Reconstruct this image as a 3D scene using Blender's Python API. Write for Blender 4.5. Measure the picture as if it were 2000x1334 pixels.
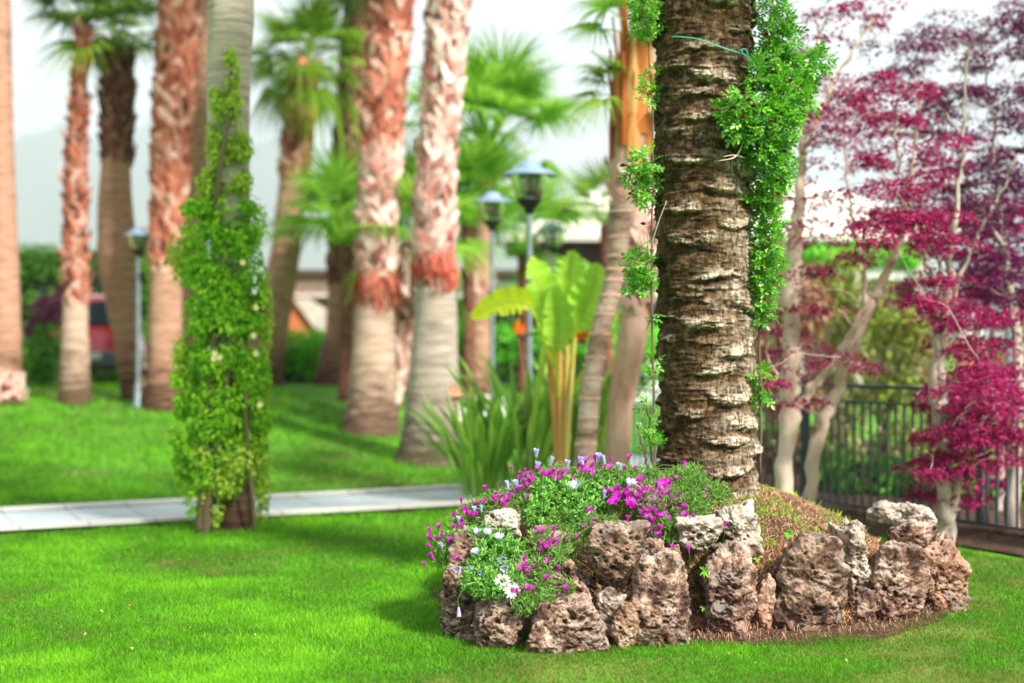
import bpy, bmesh, math, random
import numpy as np
from mathutils import Vector, Matrix

for _o in list(bpy.data.objects): bpy.data.objects.remove(_o)
scene = bpy.context.scene
COL = scene.collection
R = math.radians
rng = np.random.default_rng(7)
random.seed(7)

# ------------------------------------------------------------------ camera, sky, sun, exposure
FPX, HY, CZ = 2778.0, 660.0, 1.6           # photo pixels: focal length, horizon row; eye height
cam_d = bpy.data.cameras.new("camera"); cam = bpy.data.objects.new("camera", cam_d); COL.objects.link(cam)
cam.location = (0, 0, CZ); cam.rotation_euler = (R(90), 0, 0)
cam_d.lens = 50.0; cam_d.sensor_width = 36.0; cam_d.shift_y = -7/2000
cam_d.clip_start = 0.05; cam_d.clip_end = 30000
cam_d.dof.use_dof = True; cam_d.dof.focus_distance = 7.65; cam_d.dof.aperture_fstop = 0.85
scene.camera = cam

SUN_AZ, SUN_EL = 134.0, 42.0               # azimuth clockwise from the view direction (+Y): right and behind the camera
world = bpy.data.worlds.new("World"); scene.world = world; world.use_nodes = True
wn, wl = world.node_tree.nodes, world.node_tree.links
wn.clear()
w_out = wn.new('ShaderNodeOutputWorld'); w_bg = wn.new('ShaderNodeBackground')
sky = wn.new('ShaderNodeTexSky'); sky.sky_type = 'NISHITA'; sky.sun_disc = False
sky.sun_elevation = R(SUN_EL); sky.sun_rotation = R(SUN_AZ)
sky.air_density = 1.0; sky.dust_density = 1.5; sky.ozone_density = 1.0
tc = wn.new('ShaderNodeTexCoord'); mp = wn.new('ShaderNodeMapping'); mp.inputs['Scale'].default_value = (1, 1, 3.0)
cn = wn.new('ShaderNodeTexNoise'); cn.inputs['Scale'].default_value = 1.7; cn.inputs['Detail'].default_value = 6; cn.inputs['Roughness'].default_value = .55
cr = wn.new('ShaderNodeValToRGB'); cr.color_ramp.elements[0].position = .36; cr.color_ramp.elements[1].position = .60
cr.color_ramp.elements[0].color = (.62, .62, .62, 1); cr.color_ramp.elements[1].color = (1, 1, 1, 1)
cmix = wn.new('ShaderNodeMix'); cmix.data_type = 'RGBA'
cmix.inputs[7].default_value = (8.8, 9.1, 9.15, 1)      # lit cloud
wl.new(tc.outputs['Generated'], mp.inputs[0]); wl.new(mp.outputs[0], cn.inputs['Vector'])
wl.new(cn.outputs['Fac'], cr.inputs[0]); wl.new(cr.outputs[0], cmix.inputs[0])
wl.new(sky.outputs[0], cmix.inputs[6]); wl.new(cmix.outputs[2], w_bg.inputs['Color'])
w_bg.inputs['Strength'].default_value = 0.062
wl.new(w_bg.outputs[0], w_out.inputs[0])

sd = bpy.data.lights.new("sun", 'SUN'); sun = bpy.data.objects.new("sun", sd); COL.objects.link(sun)
sd.energy = 5.0; sd.angle = R(6.0); sd.color = (1.0, .96, .89)
_d = Vector((math.sin(R(SUN_AZ))*math.cos(R(SUN_EL)), math.cos(R(SUN_AZ))*math.cos(R(SUN_EL)), math.sin(R(SUN_EL))))
sun.rotation_euler = _d.to_track_quat('Z', 'Y').to_euler()

scene.view_settings.view_transform = 'Standard'; scene.view_settings.look = 'None'
scene.view_settings.exposure = 1.2; scene.view_settings.gamma = 1.0
scene.render.engine = 'CYCLES'
cy = scene.cycles
cy.max_bounces = 7; cy.diffuse_bounces = 3; cy.glossy_bounces = 2; cy.transmission_bounces = 5; cy.transparent_max_bounces = 8
cy.caustics_reflective = False; cy.caustics_refractive = False
cy.use_denoising = True
cy.sample_clamp_indirect = 6

# ------------------------------------------------------------------ photo pixel <-> place
def P(px, py, Y):
    return np.array([(px-1000)/FPX*Y, Y, CZ-(py-HY)/FPX*Y])
def ss(a, b, x):
    t = np.clip((x-a)/(b-a), 0, 1); return t*t*(3-2*t)
def terrain(x, y):
    s = (x+4.4)*-.438+(y-12.2)*.899-.9
    return .78*ss(0, 9, s)*(1-ss(.2, 2.8, x)) - .06*ss(0, -3, s)*0
MC = (1.02, 8.85)                          # centre of the raised bed
def mound(x, y):
    dx = np.where(x < MC[0], (x-MC[0])/1.33, (x-MC[0])/1.46); dy = y-MC[1]-.04; dy = np.where(dy < 0, dy/1.10, dy/1.3)
    r = np.sqrt(dx*dx+dy*dy)
    top = .26+.46*(1-np.minimum(r, 1)**2) + .16*np.clip((.5-x)/.8, 0, 1) - .10*np.clip((x-1.7)/.9, 0, 1)
    return top*(1-ss(.90, 1.03, r)), r
def ground_hit(px, py):
    for Y in np.arange(7, 60, .02):
        p = P(px, py, Y)
        if p[2] <= terrain(p[0], p[1]): return Y
    return 60.

# ------------------------------------------------------------------ noise
def _h(i, j, k, s):
    n = (i*374761393 + j*668265263 + k*2147483647 + s*1274126177) & 0xFFFFFFFF
    n = ((n ^ (n >> 13))*1274126177) & 0xFFFFFFFF
    n = (n ^ (n >> 16)) & 0xFFFFFF
    return n/float(0xFFFFFF)*2-1
def vnoise(Pn, s=0):
    F = np.floor(Pn).astype(np.int64); f = Pn-F; f = f*f*(3-2*f)
    i, j, k = F[:, 0], F[:, 1], F[:, 2]; x, y, z = f[:, 0], f[:, 1], f[:, 2]
    def L(a, b, t): return a+(b-a)*t
    c = lambda a, b, d: _h(i+a, j+b, k+d, s)
    return L(L(L(c(0,0,0), c(1,0,0), x), L(c(0,1,0), c(1,1,0), x), y),
             L(L(c(0,0,1), c(1,0,1), x), L(c(0,1,1), c(1,1,1), x), y), z)
def fbm(Pn, octv=4, s=0, rough=.5):
    t = 0; a = 1; n = 0
    for o in range(octv):
        t = t+a*vnoise(Pn*(2.03**o)+17.3*o, s+o); n += a; a *= rough
    return t/n

# ------------------------------------------------------------------ mesh builder
class MB:
    def __init__(s): s.V = []; s.T = []; s.A = []; s.M = []; s.n = 0
    def add(s, V, F, var=.5, mat=0):
        V = np.asarray(V, float).reshape(-1, 3)
        if isinstance(F, np.ndarray): G = [F]
        else:
            d = {}
            for f in F: d.setdefault(len(f), []).append(f)
            G = [np.array(v) for v in d.values()]
        for g in G:
            if len(g): s.T.append(g+s.n); s.M.append(np.full(len(g), mat, np.int32))
        s.V.append(V); s.A.append(np.broadcast_to(np.asarray(var, float), (len(V),)).copy()); s.n += len(V)
        return s
    def box(s, c, h, rot=None, var=.5, mat=0):
        q = np.array([[x, y, z] for x in (-1, 1) for y in (-1, 1) for z in (-1, 1)], float)*np.array(h)
        if rot is not None: q = q@np.array(rot).T
        return s.add(q+np.array(c), [(0,1,3,2),(4,6,7,5),(0,4,5,1),(2,3,7,6),(0,2,6,4),(1,5,7,3)], var, mat)
    def tube(s, pts, rad, n=8, var=.5, mat=0, cap=True):
        pts = np.asarray(pts, float); m = len(pts); rad = np.broadcast_to(np.asarray(rad, float), (m,))
        t = np.gradient(pts, axis=0); t /= np.linalg.norm(t, axis=1)[:, None]+1e-9
        ref = np.array([0, 0, 1.]) if abs(t[0, 2]) < .8 else np.array([1., 0, 0])
        a = np.cross(t, ref); a /= np.linalg.norm(a, axis=1)[:, None]+1e-9
        for i in range(1, m):
            a[i] = a[i-1]-t[i]*np.dot(a[i-1], t[i]); a[i] /= np.linalg.norm(a[i])+1e-9
        b = np.cross(t, a); th = np.arange(n)*2*math.pi/n
        V = pts[:, None]+rad[:, None, None]*(a[:, None]*np.cos(th)[None, :, None]+b[:, None]*np.sin(th)[None, :, None])
        F = [(i*n+j, i*n+(j+1) % n, (i+1)*n+(j+1) % n, (i+1)*n+j) for i in range(m-1) for j in range(n)]
        if cap: F += [tuple(range(n))[::-1], tuple((m-1)*n+j for j in range(n))]
        v = np.repeat(np.asarray(var), n) if np.ndim(var) else var
        return s.add(V.reshape(-1, 3), F, v, mat)
    def lathe(s, prof, c=(0, 0, 0), n=24, var=.5, mat=0):
        th = np.arange(n)*2*math.pi/n; V = []
        for r, z in prof: V += [(c[0]+r*math.cos(t), c[1]+r*math.sin(t), c[2]+z) for t in th]
        m = len(prof)
        F = [(i*n+j, i*n+(j+1) % n, (i+1)*n+(j+1) % n, (i+1)*n+j) for i in range(m-1) for j in range(n)]
        return s.add(V, F, var, mat)
    def inst(s, TV, TF, pos, rot, scl, var, mat=0):
        TV = np.asarray(TV, float); TF = np.asarray(TF); N = len(pos); nv = len(TV)
        scl = np.asarray(scl, float)
        if scl.ndim == 1: scl = scl[:, None]*np.ones(3)
        V = np.einsum('nij,nvj->nvi', rot, TV[None]*scl[:, None, :])+np.asarray(pos)[:, None, :]
        F = (TF[None]+(np.arange(N)*nv)[:, None, None]).reshape(-1, TF.shape[1])
        var = np.asarray(var, float)
        if var.ndim < 2: var = np.repeat(np.broadcast_to(var, (N,)), nv)
        return s.add(V.reshape(-1, 3), F, var.reshape(-1), mat)
    def mesh(s, name, mats, smooth=False):
        me = bpy.data.meshes.new(name)
        V = np.concatenate(s.V); me.vertices.add(len(V)); me.vertices.foreach_set('co', V.astype(np.float32).ravel())
        L = np.concatenate([t.ravel() for t in s.T]); n = np.concatenate([np.full(len(t), t.shape[1]) for t in s.T])
        me.loops.add(len(L)); me.loops.foreach_set('vertex_index', L.astype(np.int32))
        st = np.concatenate([[0], np.cumsum(n)[:-1]]); me.polygons.add(len(n))
        me.polygons.foreach_set('loop_start', st.astype(np.int32))
        me.polygons.foreach_set('material_index', np.concatenate(s.M))
        me.polygons.foreach_set('use_smooth', np.full(len(n), bool(smooth)))
        at = me.attributes.new('var', 'FLOAT', 'POINT'); at.data.foreach_set('value', np.concatenate(s.A).astype(np.float32))
        for m in (mats if isinstance(mats, (list, tuple)) else [mats]): me.materials.append(m)
        me.update(calc_edges=True); me.validate()
        return me
    def build(s, name, mats, parent=None, smooth=False, loc=None):
        me = s.mesh(name, mats, smooth)
        return link(name, me, parent, loc)
def link(name, me, parent=None, loc=None):
    o = bpy.data.objects.new(name, me); COL.objects.link(o)
    if parent is not None:
        o.parent = parent
        if loc is None:      # world-space mesh under an Empty standing somewhere else
            o.location = -Vector(parent.location)
            if parent.parent is not None: o.location -= Vector(parent.parent.location)
    if loc is not None: o.location = loc
    return o
def tag(o, label=None, cat=None, group=None, kind=None):
    if label: o['label'] = label
    if cat: o['category'] = cat
    if group: o['group'] = group
    if kind: o['kind'] = kind
    return o
def thing(name, label, cat, loc=(0, 0, 0), group=None, rz=0):
    o = bpy.data.objects.new(name, None); COL.objects.link(o); o.location = [float(v) for v in loc]; o.rotation_euler = (0, 0, rz)
    o.empty_display_size = .1
    return tag(o, label, cat, group)
def dup(o, parent, loc=None, rot=None, scl=None):
    c = o.copy(); COL.objects.link(c); c.parent = parent
    if loc is not None: c.location = loc
    if rot is not None: c.rotation_euler = rot
    if scl is not None: c.scale = (scl,)*3 if np.ndim(scl) == 0 else scl
    return c

def frames(nrm, N=None, spin=None):
    """rotation matrices whose local z is nrm and local x is a random/gravity-led tangent"""
    nrm = nrm/(np.linalg.norm(nrm, axis=1)[:, None]+1e-9); N = len(nrm)
    r = rng.normal(size=(N, 3)) if spin is None else spin
    x = r-nrm*np.sum(r*nrm, axis=1)[:, None]; x /= np.linalg.norm(x, axis=1)[:, None]+1e-9
    y = np.cross(nrm, x)
    return np.stack([x, y, nrm], axis=2)
def xframes(d, up=None):
    """local x along d, local z as near up as possible"""
    d = d/(np.linalg.norm(d, axis=1)[:, None]+1e-9)
    u = np.tile([0, 0, 1.], (len(d), 1)) if up is None else up
    y = np.cross(u, d); y /= np.linalg.norm(y, axis=1)[:, None]+1e-9
    z = np.cross(d, y)
    return np.stack([d, y, z], axis=2)
def spline(pts, n):
    pts = np.asarray(pts, float); m = len(pts)
    if m == 2: return pts[0]+(pts[1]-pts[0])*np.linspace(0, 1, n)[:, None]
    q = np.vstack([2*pts[0]-pts[1], pts, 2*pts[-1]-pts[-2]]); out = []
    for t in np.linspace(0, m-1-1e-6, n):
        i = int(t); f = t-i; a, b, c, d = q[i:i+4]
        out.append(.5*((2*b)+(-a+c)*f+(2*a-5*b+4*c-d)*f*f+(-a+3*b-3*c+d)*f**3))
    return np.array(out)

# leaf templates (length 1 along +x, face up +z), triangles
OVAL = (np.array([(0,0,0),(.28,.24,.05),(.65,.25,.04),(1,0,-.10),(.65,-.25,.04),(.28,-.24,.05),(.3,0,-.02),(.68,0,-.03)]),
        np.array([(0,6,1),(6,7,2),(6,2,1),(7,3,2),(0,5,6),(6,5,4),(6,4,7),(7,4,3)]))
LEAF4 = (np.array([(0,0,0),(.5,0,-.04),(1,0,-.14),(.48,.27,.06),(.48,-.27,.06)]), np.array([(0,1,3),(1,2,3),(0,4,1),(1,4,2)]))
def _star():
    V = [(0, 0, 0)]; F = []
    for k, a in enumerate((-118, -62, 0, 62, 118)):
        L = (.5, .85, 1, .85, .5)[k]
        V.append((.12+L*math.cos(R(a)), L*math.sin(R(a)), -.18*L))
    for k, a in enumerate((-90, -32, 32, 90)): V.append((.12+.28*math.cos(R(a)), .28*math.sin(R(a)), .02))
    F = [(0, 1, 6), (0, 6, 2), (0, 2, 7), (0, 7, 3), (0, 3, 8), (0, 8, 4), (0, 4, 9), (0, 9, 5)]
    return np.array(V), np.array(F)
STAR = _star()
BLADE = (np.array([(-.5,0,0),(.5,0,0),(-.38,.12,.5),(.38,.12,.5),(0,.42,1)]), np.array([(0,1,3),(0,3,2),(2,3,4)]))
FINGER = (np.array([(0,.5,0),(0,-.35,.4),(0,-.35,-.4),(.6,.5,.14),(.6,-.35,.55),(.6,-.35,-.25),(1,0,.35)])*np.array([1,.14,.14])+np.array([(0,0,0)]*6+[(0,0,.06)]),
          np.array([(0,3,1),(1,3,4),(1,4,2),(2,4,5),(2,5,0),(0,5,3),(3,6,4),(4,6,5),(5,6,3)]))

def blob_points(blobs, n, hollow=.35):
    """points inside ellipsoids, crowded towards their surface; returns pos, outward dir"""
    B = np.array(blobs, float); w = (B[:, 3]*B[:, 4]+B[:, 4]*B[:, 5]+B[:, 3]*B[:, 5])
    idx = rng.choice(len(B), n, p=w/w.sum())
    d = rng.normal(size=(n, 3)); d /= np.linalg.norm(d, axis=1)[:, None]
    r = rng.uniform(0, 1, n)**hollow
    p = B[idx, :3]+d*B[idx, 3:6]*r[:, None]
    return p, d, idx
def foliage(name, parent, blobs, n, size, mat, tmpl=LEAF4, hollow=.35, droop=.3, flat=0., gap=None, loc='keep'):
    p, d, idx = blob_points(blobs, n, hollow)
    if gap:      # clumps and holes: drop leaves where a noise field is low
        k = vnoise(p*gap[0], 5)+.5*vnoise(p*gap[0]*2.3, 9) > gap[1]+rng.uniform(-.15, .15, n); p, d = p[k], d[k]; n = len(p)
    nrm = d*(1-flat)+rng.normal(size=(n, 3))*.45+np.array([0, 0, .5+flat])
    spin = d+rng.normal(size=(n, 3))*.6-np.array([0, 0, droop])
    m = MB(); m.inst(*tmpl, p, frames(nrm, spin=spin), size*rng.uniform(.6, 1.25, n), np.clip(rng.normal(.5, .2, n), 0, 1))
    return m.build(name, mat, parent, smooth=False, loc=None if loc == 'keep' else loc)

# ------------------------------------------------------------------ materials
def _mat(name):
    m = bpy.data.materials.new(name); m.use_nodes = True; t = m.node_tree; t.nodes.clear()
    o = t.nodes.new('ShaderNodeOutputMaterial'); b = t.nodes.new('ShaderNodeBsdfPrincipled'); t.links.new(b.outputs[0], o.inputs[0])
    return m, t, b, o
def _ramp(t, cols, pos=None):
    r = t.nodes.new('ShaderNodeValToRGB'); e = r.color_ramp.elements
    pos = pos or list(np.linspace(0, 1, len(cols)))
    while len(e) < len(cols): e.new(.5)
    for i, c in enumerate(cols): e[i].position = pos[i]; e[i].color = (*c, 1)
    return r
def plain(name, col, rough=.6, metal=0., spec=.5, coat=0.):
    m, t, b, o = _mat(name); b.inputs['Roughness'].default_value = rough; b.inputs['Metallic'].default_value = metal
    b.inputs['Specular IOR Level'].default_value = spec; b.inputs['Coat Weight'].default_value = coat
    n = t.nodes.new('ShaderNodeTexNoise'); n.inputs['Scale'].default_value = 9; n.inputs['Detail'].default_value = 4
    c = t.nodes.new('ShaderNodeTexCoord'); t.links.new(c.outputs['Object'], n.inputs['Vector'])
    r = _ramp(t, [tuple(x*.82 for x in col), tuple(min(1, x*1.12) for x in col)], [.35, .65])
    t.links.new(n.outputs['Fac'], r.inputs[0]); t.links.new(r.outputs[0], b.inputs['Base Color'])
    return m
def leafmat(name, cols, trans=.4, rough=.5, pos=None, tcol=1.25, spec=.22):
    m, t, b, o = _mat(name); a = t.nodes.new('ShaderNodeAttribute'); a.attribute_name = 'var'
    r = _ramp(t, cols, pos); t.links.new(a.outputs['Fac'], r.inputs[0]); t.links.new(r.outputs[0], b.inputs['Base Color'])
    b.inputs['Roughness'].default_value = rough; b.inputs['Specular IOR Level'].default_value = spec
    tr = t.nodes.new('ShaderNodeBsdfTranslucent'); mul = t.nodes.new('ShaderNodeVectorMath'); mul.operation = 'SCALE'; mul.inputs['Scale'].default_value = tcol
    t.links.new(r.outputs[0], mul.inputs[0]); t.links.new(mul.outputs[0], tr.inputs[0])
    mx = t.nodes.new('ShaderNodeMixShader'); mx.inputs[0].default_value = trans
    t.links.new(b.outputs[0], mx.inputs[1]); t.links.new(tr.outputs[0], mx.inputs[2]); t.links.new(mx.outputs[0], o.inputs[0])
    return m
def rough(name, cols, scale=(8, 8, 8), bump=.4, bscale=30, pos=None, rgh=.9, attr=None, dist=.02, detail=8):
    """noise ramp colour (optionally pushed by the 'var' attribute) with bump"""
    m, t, b, o = _mat(name); b.inputs['Roughness'].default_value = rgh; b.inputs['Specular IOR Level'].default_value = .25
    c = t.nodes.new('ShaderNodeTexCoord'); mpn = t.nodes.new('ShaderNodeMapping'); mpn.inputs['Scale'].default_value = scale
    t.links.new(c.outputs['Object'], mpn.inputs[0])
    n = t.nodes.new('ShaderNodeTexNoise'); n.inputs['Scale'].default_value = 1; n.inputs['Detail'].default_value = detail; n.inputs['Roughness'].default_value = .65
    t.links.new(mpn.outputs[0], n.inputs['Vector']); r = _ramp(t, cols, pos); src = n.outputs['Fac']
    if attr is not None:
        a = t.nodes.new('ShaderNodeAttribute'); a.attribute_name = 'var'
        q = t.nodes.new('ShaderNodeMath'); q.operation = 'MULTIPLY_ADD'; q.inputs[1].default_value = attr
        s2 = t.nodes.new('ShaderNodeMath'); s2.operation = 'MULTIPLY_ADD'; s2.inputs[1].default_value = 1.0; s2.inputs[2].default_value = -.5*attr
        t.links.new(a.outputs['Fac'], q.inputs[0]); t.links.new(n.outputs['Fac'], s2.inputs[0]); t.links.new(s2.outputs[0], q.inputs[2]); src = q.outputs[0]
    t.links.new(src, r.inputs[0]); t.links.new(r.outputs[0], b.inputs['Base Color'])
    if bump:
        n2 = t.nodes.new('ShaderNodeTexNoise'); n2.inputs['Scale'].default_value = bscale; n2.inputs['Detail'].default_value = 6; n2.inputs['Roughness'].default_value = .7
        t.links.new(mpn.outputs[0], n2.inputs['Vector'])
        bp = t.nodes.new('ShaderNodeBump'); bp.inputs['Strength'].default_value = bump; bp.inputs['Distance'].default_value = dist
        t.links.new(n2.outputs['Fac'], bp.inputs['Height']); t.links.new(bp.outputs[0], b.inputs['Normal'])
    return m

M = {}
M['lawn'] = rough('lawn_soil_and_turf', [(.04,.11,.006),(.08,.24,.012),(.13,.36,.018)], (1.2,1.2,1.2), .5, 60, [.3,.5,.7])
M['blade'] = leafmat('grass_blade', [(.30,.24,.08),(.13,.16,.02),(.055,.19,.006),(.12,.37,.008),(.26,.58,.02)], .45, .5, [0,.12,.3,.65,1], 1.3)
M['soil'] = rough('soil', [(.022,.012,.007),(.075,.04,.024),(.19,.115,.07)], (14,14,14), .9, 6, [.3,.52,.75])
M['rock'] = None
M['twig'] = rough('twig_bark', [(.09,.06,.035),(.2,.14,.09)], (30,30,30), .3, 4)
M['stem'] = leafmat('green_stem', [(.06,.14,.02),(.16,.28,.05)], .2)
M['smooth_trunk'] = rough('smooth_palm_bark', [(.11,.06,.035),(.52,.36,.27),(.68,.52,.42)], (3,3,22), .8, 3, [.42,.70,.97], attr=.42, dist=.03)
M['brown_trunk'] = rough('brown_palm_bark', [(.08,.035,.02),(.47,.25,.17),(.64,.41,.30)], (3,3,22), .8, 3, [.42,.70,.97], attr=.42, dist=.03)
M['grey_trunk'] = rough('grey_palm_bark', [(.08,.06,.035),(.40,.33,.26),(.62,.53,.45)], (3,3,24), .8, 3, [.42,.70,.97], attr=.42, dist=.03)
M['vine_trunk'] = rough('weathered_palm_bark', [(.03,.014,.008),(.10,.045,.026),(.30,.22,.165),(.52,.45,.38)], (3,3,24), .8, 3, [.0,.30,.75,1.1 if False else 1.0], attr=.9, dist=.03)
M['fibre'] = rough('fibrous_palm_bark', [(.05,.018,.012),(.20,.075,.05),(.36,.16,.11)], (9,9,9), .8, 4, [.3,.52,.75], dist=.03)
M['stub_red'] = leafmat('leaf_base_red', [(.10,.022,.015),(.36,.09,.055),(.56,.22,.14),(.72,.46,.38)], .05, .8, [0,.35,.7,1])
M['stub_pink'] = leafmat('leaf_base_pale', [(.16,.04,.035),(.46,.19,.15),(.70,.44,.38),(.82,.66,.60)], .05, .8, [0,.3,.6,1])
M['stub_dark'] = leafmat('leaf_base_dark', [(.05,.018,.012),(.16,.055,.035),(.32,.14,.10)], .05, .8)
M['skirt'] = leafmat('red_fibre', [(.22,.03,.015),(.5,.09,.05),(.62,.25,.17)], .15, .8)
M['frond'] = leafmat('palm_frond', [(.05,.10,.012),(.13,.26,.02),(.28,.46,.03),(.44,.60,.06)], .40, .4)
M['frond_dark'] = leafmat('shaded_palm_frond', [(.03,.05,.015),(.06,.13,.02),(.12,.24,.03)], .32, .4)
M['frond_bright'] = leafmat('young_palm_frond', [(.10,.26,.02),(.24,.48,.04),(.46,.66,.10)], .5, .4)
M['orange_petiole'] = leafmat('orange_petiole', [(.34,.07,.015),(.62,.20,.05),(.68,.36,.12)], .15, .6)
M['vine'] = leafmat('climber_leaf', [(.06,.20,.010),(.20,.50,.016),(.40,.70,.03),(.66,.80,.12)], .45, .5, [0,.4,.75,1])
M['vine_light'] = leafmat('young_climber_leaf', [(.20,.32,.03),(.40,.58,.05),(.60,.74,.14)], .45, .5)
M['rose_leaf'] = leafmat('rose_leaf', [(.04,.16,.012),(.11,.36,.018),(.22,.54,.04),(.42,.70,.14)], .38, .35, [0,.4,.75,1], spec=.6)
M['hedge'] = leafmat('hedge_leaf', [(.03,.11,.008),(.09,.28,.015),(.20,.46,.03)], .35, .4)
M['hedge_bright'] = leafmat('bright_hedge_leaf', [(.06,.28,.012),(.16,.58,.03),(.32,.78,.06)], .4, .4)
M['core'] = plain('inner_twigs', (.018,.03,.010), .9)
M['olive'] = leafmat('olive_shrub_leaf', [(.06,.07,.02),(.16,.22,.03),(.30,.38,.05),(.48,.42,.20)], .35, .5)
M['tan'] = leafmat('dry_shrub_leaf', [(.14,.06,.03),(.34,.17,.09),(.55,.36,.22)], .3, .6)
M['purple_bush'] = leafmat('purple_leaf', [(.10,.012,.04),(.22,.04,.12),(.36,.12,.24)], .3, .5)
M['maple'] = leafmat('crimson_maple_leaf', [(.045,.005,.022),(.22,.008,.065),(.48,.018,.15),(.62,.08,.28)], .42, .45, [0,.35,.7,1], 1.3)
M['maple_dark'] = leafmat('purple_maple_leaf', [(.035,.008,.034),(.12,.012,.075),(.32,.03,.18)], .38, .45)
M['maple_bark'] = rough('maple_bark', [(.36,.25,.18),(.60,.46,.36),(.72,.60,.50)], (5,5,2), .4, 5, [.3,.5,.72])
M['maple_grey'] = rough('grey_maple_bark', [(.18,.14,.11),(.40,.33,.27),(.56,.49,.42)], (5,5,2), .4, 5, [.3,.5,.72])
M['strap'] = leafmat('strelitzia_leaf', [(.07,.19,.025),(.20,.42,.05),(.42,.66,.10),(.68,.72,.20)], .35, .35, [0,.4,.8,1])
M['paddle'] = leafmat('banana_leaf', [(.22,.42,.03),(.38,.66,.06),(.62,.80,.18)], .5, .35)
M['paddle_yellow'] = leafmat('yellow_banana_leaf', [(.42,.56,.02),(.60,.72,.03),(.70,.72,.10)], .5, .35)
M['orange_stalk'] = leafmat('orange_stalk', [(.55,.20,.04),(.78,.42,.14),(.55,.60,.14)], .15, .5)
M['bract'] = leafmat('orange_petal', [(.85,.10,.02),(.92,.30,.02)], .3, .4)
M['bract_pale'] = leafmat('peach_petal', [(.85,.42,.30),(.92,.62,.40)], .3, .4)
M['beak'] = leafmat('pink_beak', [(.45,.10,.12),(.30,.30,.12)], .1, .4)
M['ringed'] = rough('ringed_trunk_bark', [(.16,.09,.055),(.42,.29,.22),(.66,.55,.46)], (3,3,7), .8, 4, [.3,.5,.72], dist=.03)
M['pink_trunk'] = rough('pink_trunk_bark', [(.30,.15,.10),(.55,.34,.25),(.70,.52,.42)], (6,6,2), .6, 4, [.3,.5,.72])
M['ice_leaf'] = leafmat('ice_plant_leaf', [(.08,.20,.04),(.20,.40,.07),(.40,.62,.15),(.55,.40,.16)], .25, .4, [0,.5,.93,1])
M['daisy_leaf'] = leafmat('daisy_leaf', [(.06,.20,.03),(.17,.42,.07),(.34,.62,.13),(.60,.78,.28)], .35, .4, [0,.4,.8,1])
M['magenta'] = leafmat('magenta_petal', [(.42,.006,.32),(.66,.015,.54),(.82,.10,.72)], .35, .5)
M['white_petal'] = leafmat('white_lilac_petal', [(.36,.34,.66),(.58,.58,.82),(.80,.80,.92)], .3, .5)
M['pink_petal'] = leafmat('pink_white_petal', [(.70,.55,.66),(.86,.76,.82)], .3, .5)
M['dark_eye'] = plain('flower_eye', (.12,.01,.03), .7)
M['rose_red'] = leafmat('dark_red_petal', [(.12,.003,.008),(.36,.008,.015)], .15, .5)
M['moss'] = leafmat('green_ground_cover', [(.10,.24,.02),(.26,.48,.03),(.46,.64,.07)], .35, .5)
M['dry'] = leafmat('dry_ground_cover', [(.20,.08,.045),(.44,.24,.15),(.62,.42,.26),(.55,.50,.16)], .25, .7, [0,.4,.85,1])
M['lamp_metal'] = plain('lamp_post_metal', (.20,.25,.27), .45, .2)
M['lamp_cap'] = plain('lamp_cap_paint', (.22,.31,.43), .38, .1)
M['lamp_dark'] = plain('lamp_holder_metal', (.012,.016,.018), .4, .3)
M['bulb'] = plain('lamp_bulb', (.75,.70,.60), .3)
M['fence'] = plain('fence_metal', (.055,.085,.10), .45, .3)
M['knob'] = plain('fence_knob', (.55,.42,.28), .5, .2)
M['path_mid'] = rough('blue_grey_paving', [(.34,.40,.43),(.55,.60,.62)], (3,3,3), .1, 8)
M['path_edge'] = rough('pale_kerb_paving', [(.56,.51,.48),(.70,.66,.63)], (3,3,3), .1, 8)
M['white_wall'] = plain('white_render', (.80,.79,.76), .8)
M['shade_wall'] = plain('beige_render', (.52,.44,.38), .8)
M['cream_roof'] = rough('cream_roof_sheet', [(.62,.60,.50),(.72,.70,.60)], (2,2,2), .1, 8)
M['dark_wood'] = plain('dark_timber', (.07,.045,.03), .7)
M['dark_glass'] = plain('dark_glazing', (.012,.035,.05), .08, 0, .6)
M['terracotta'] = rough('brick_red_render', [(.42,.10,.035),(.60,.20,.09)], (8,8,22), .4, 4)
M['peach'] = plain('salmon_render', (.75,.30,.18), .8)
M['car_red'] = plain('red_car_paint', (.62,.010,.035), .25, 0, .5, 1.0)
M['car_dark'] = plain('black_trim', (.02,.022,.026), .5)
M['car_grey'] = plain('grey_bumper', (.10,.12,.16), .5)
M['tyre'] = plain('tyre_rubber', (.015,.015,.015), .85)
M['rim'] = plain('wheel_rim', (.5,.5,.52), .3, .9)
M['tail'] = plain('tail_light_lens', (.55,.01,.01), .15)
M['twine'] = plain('green_twine', (.03,.50,.36), .6)
M['dead_twig'] = plain('bleached_twig', (.55,.45,.35), .8)
M['hill'] = rough('wooded_hill', [(.05,.09,.04),(.10,.14,.07)], (.004,.004,.004), 0)

def glassmat():
    m = bpy.data.materials.new('lamp_glass'); m.use_nodes = True; t = m.node_tree; t.nodes.clear()
    o = t.nodes.new('ShaderNodeOutputMaterial'); g = t.nodes.new('ShaderNodeBsdfGlossy'); g.inputs['Roughness'].default_value = .08
    tr = t.nodes.new('ShaderNodeBsdfTransparent'); tr.inputs[0].default_value = (.86, .88, .86, 1)
    fr = t.nodes.new('ShaderNodeFresnel'); fr.inputs[0].default_value = 1.6; mx = t.nodes.new('ShaderNodeMixShader')
    t.links.new(fr.outputs[0], mx.inputs[0]); t.links.new(tr.outputs[0], mx.inputs[1]); t.links.new(g.outputs[0], mx.inputs[2]); t.links.new(mx.outputs[0], o.inputs[0])
    return m
M['glass'] = glassmat()

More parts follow.
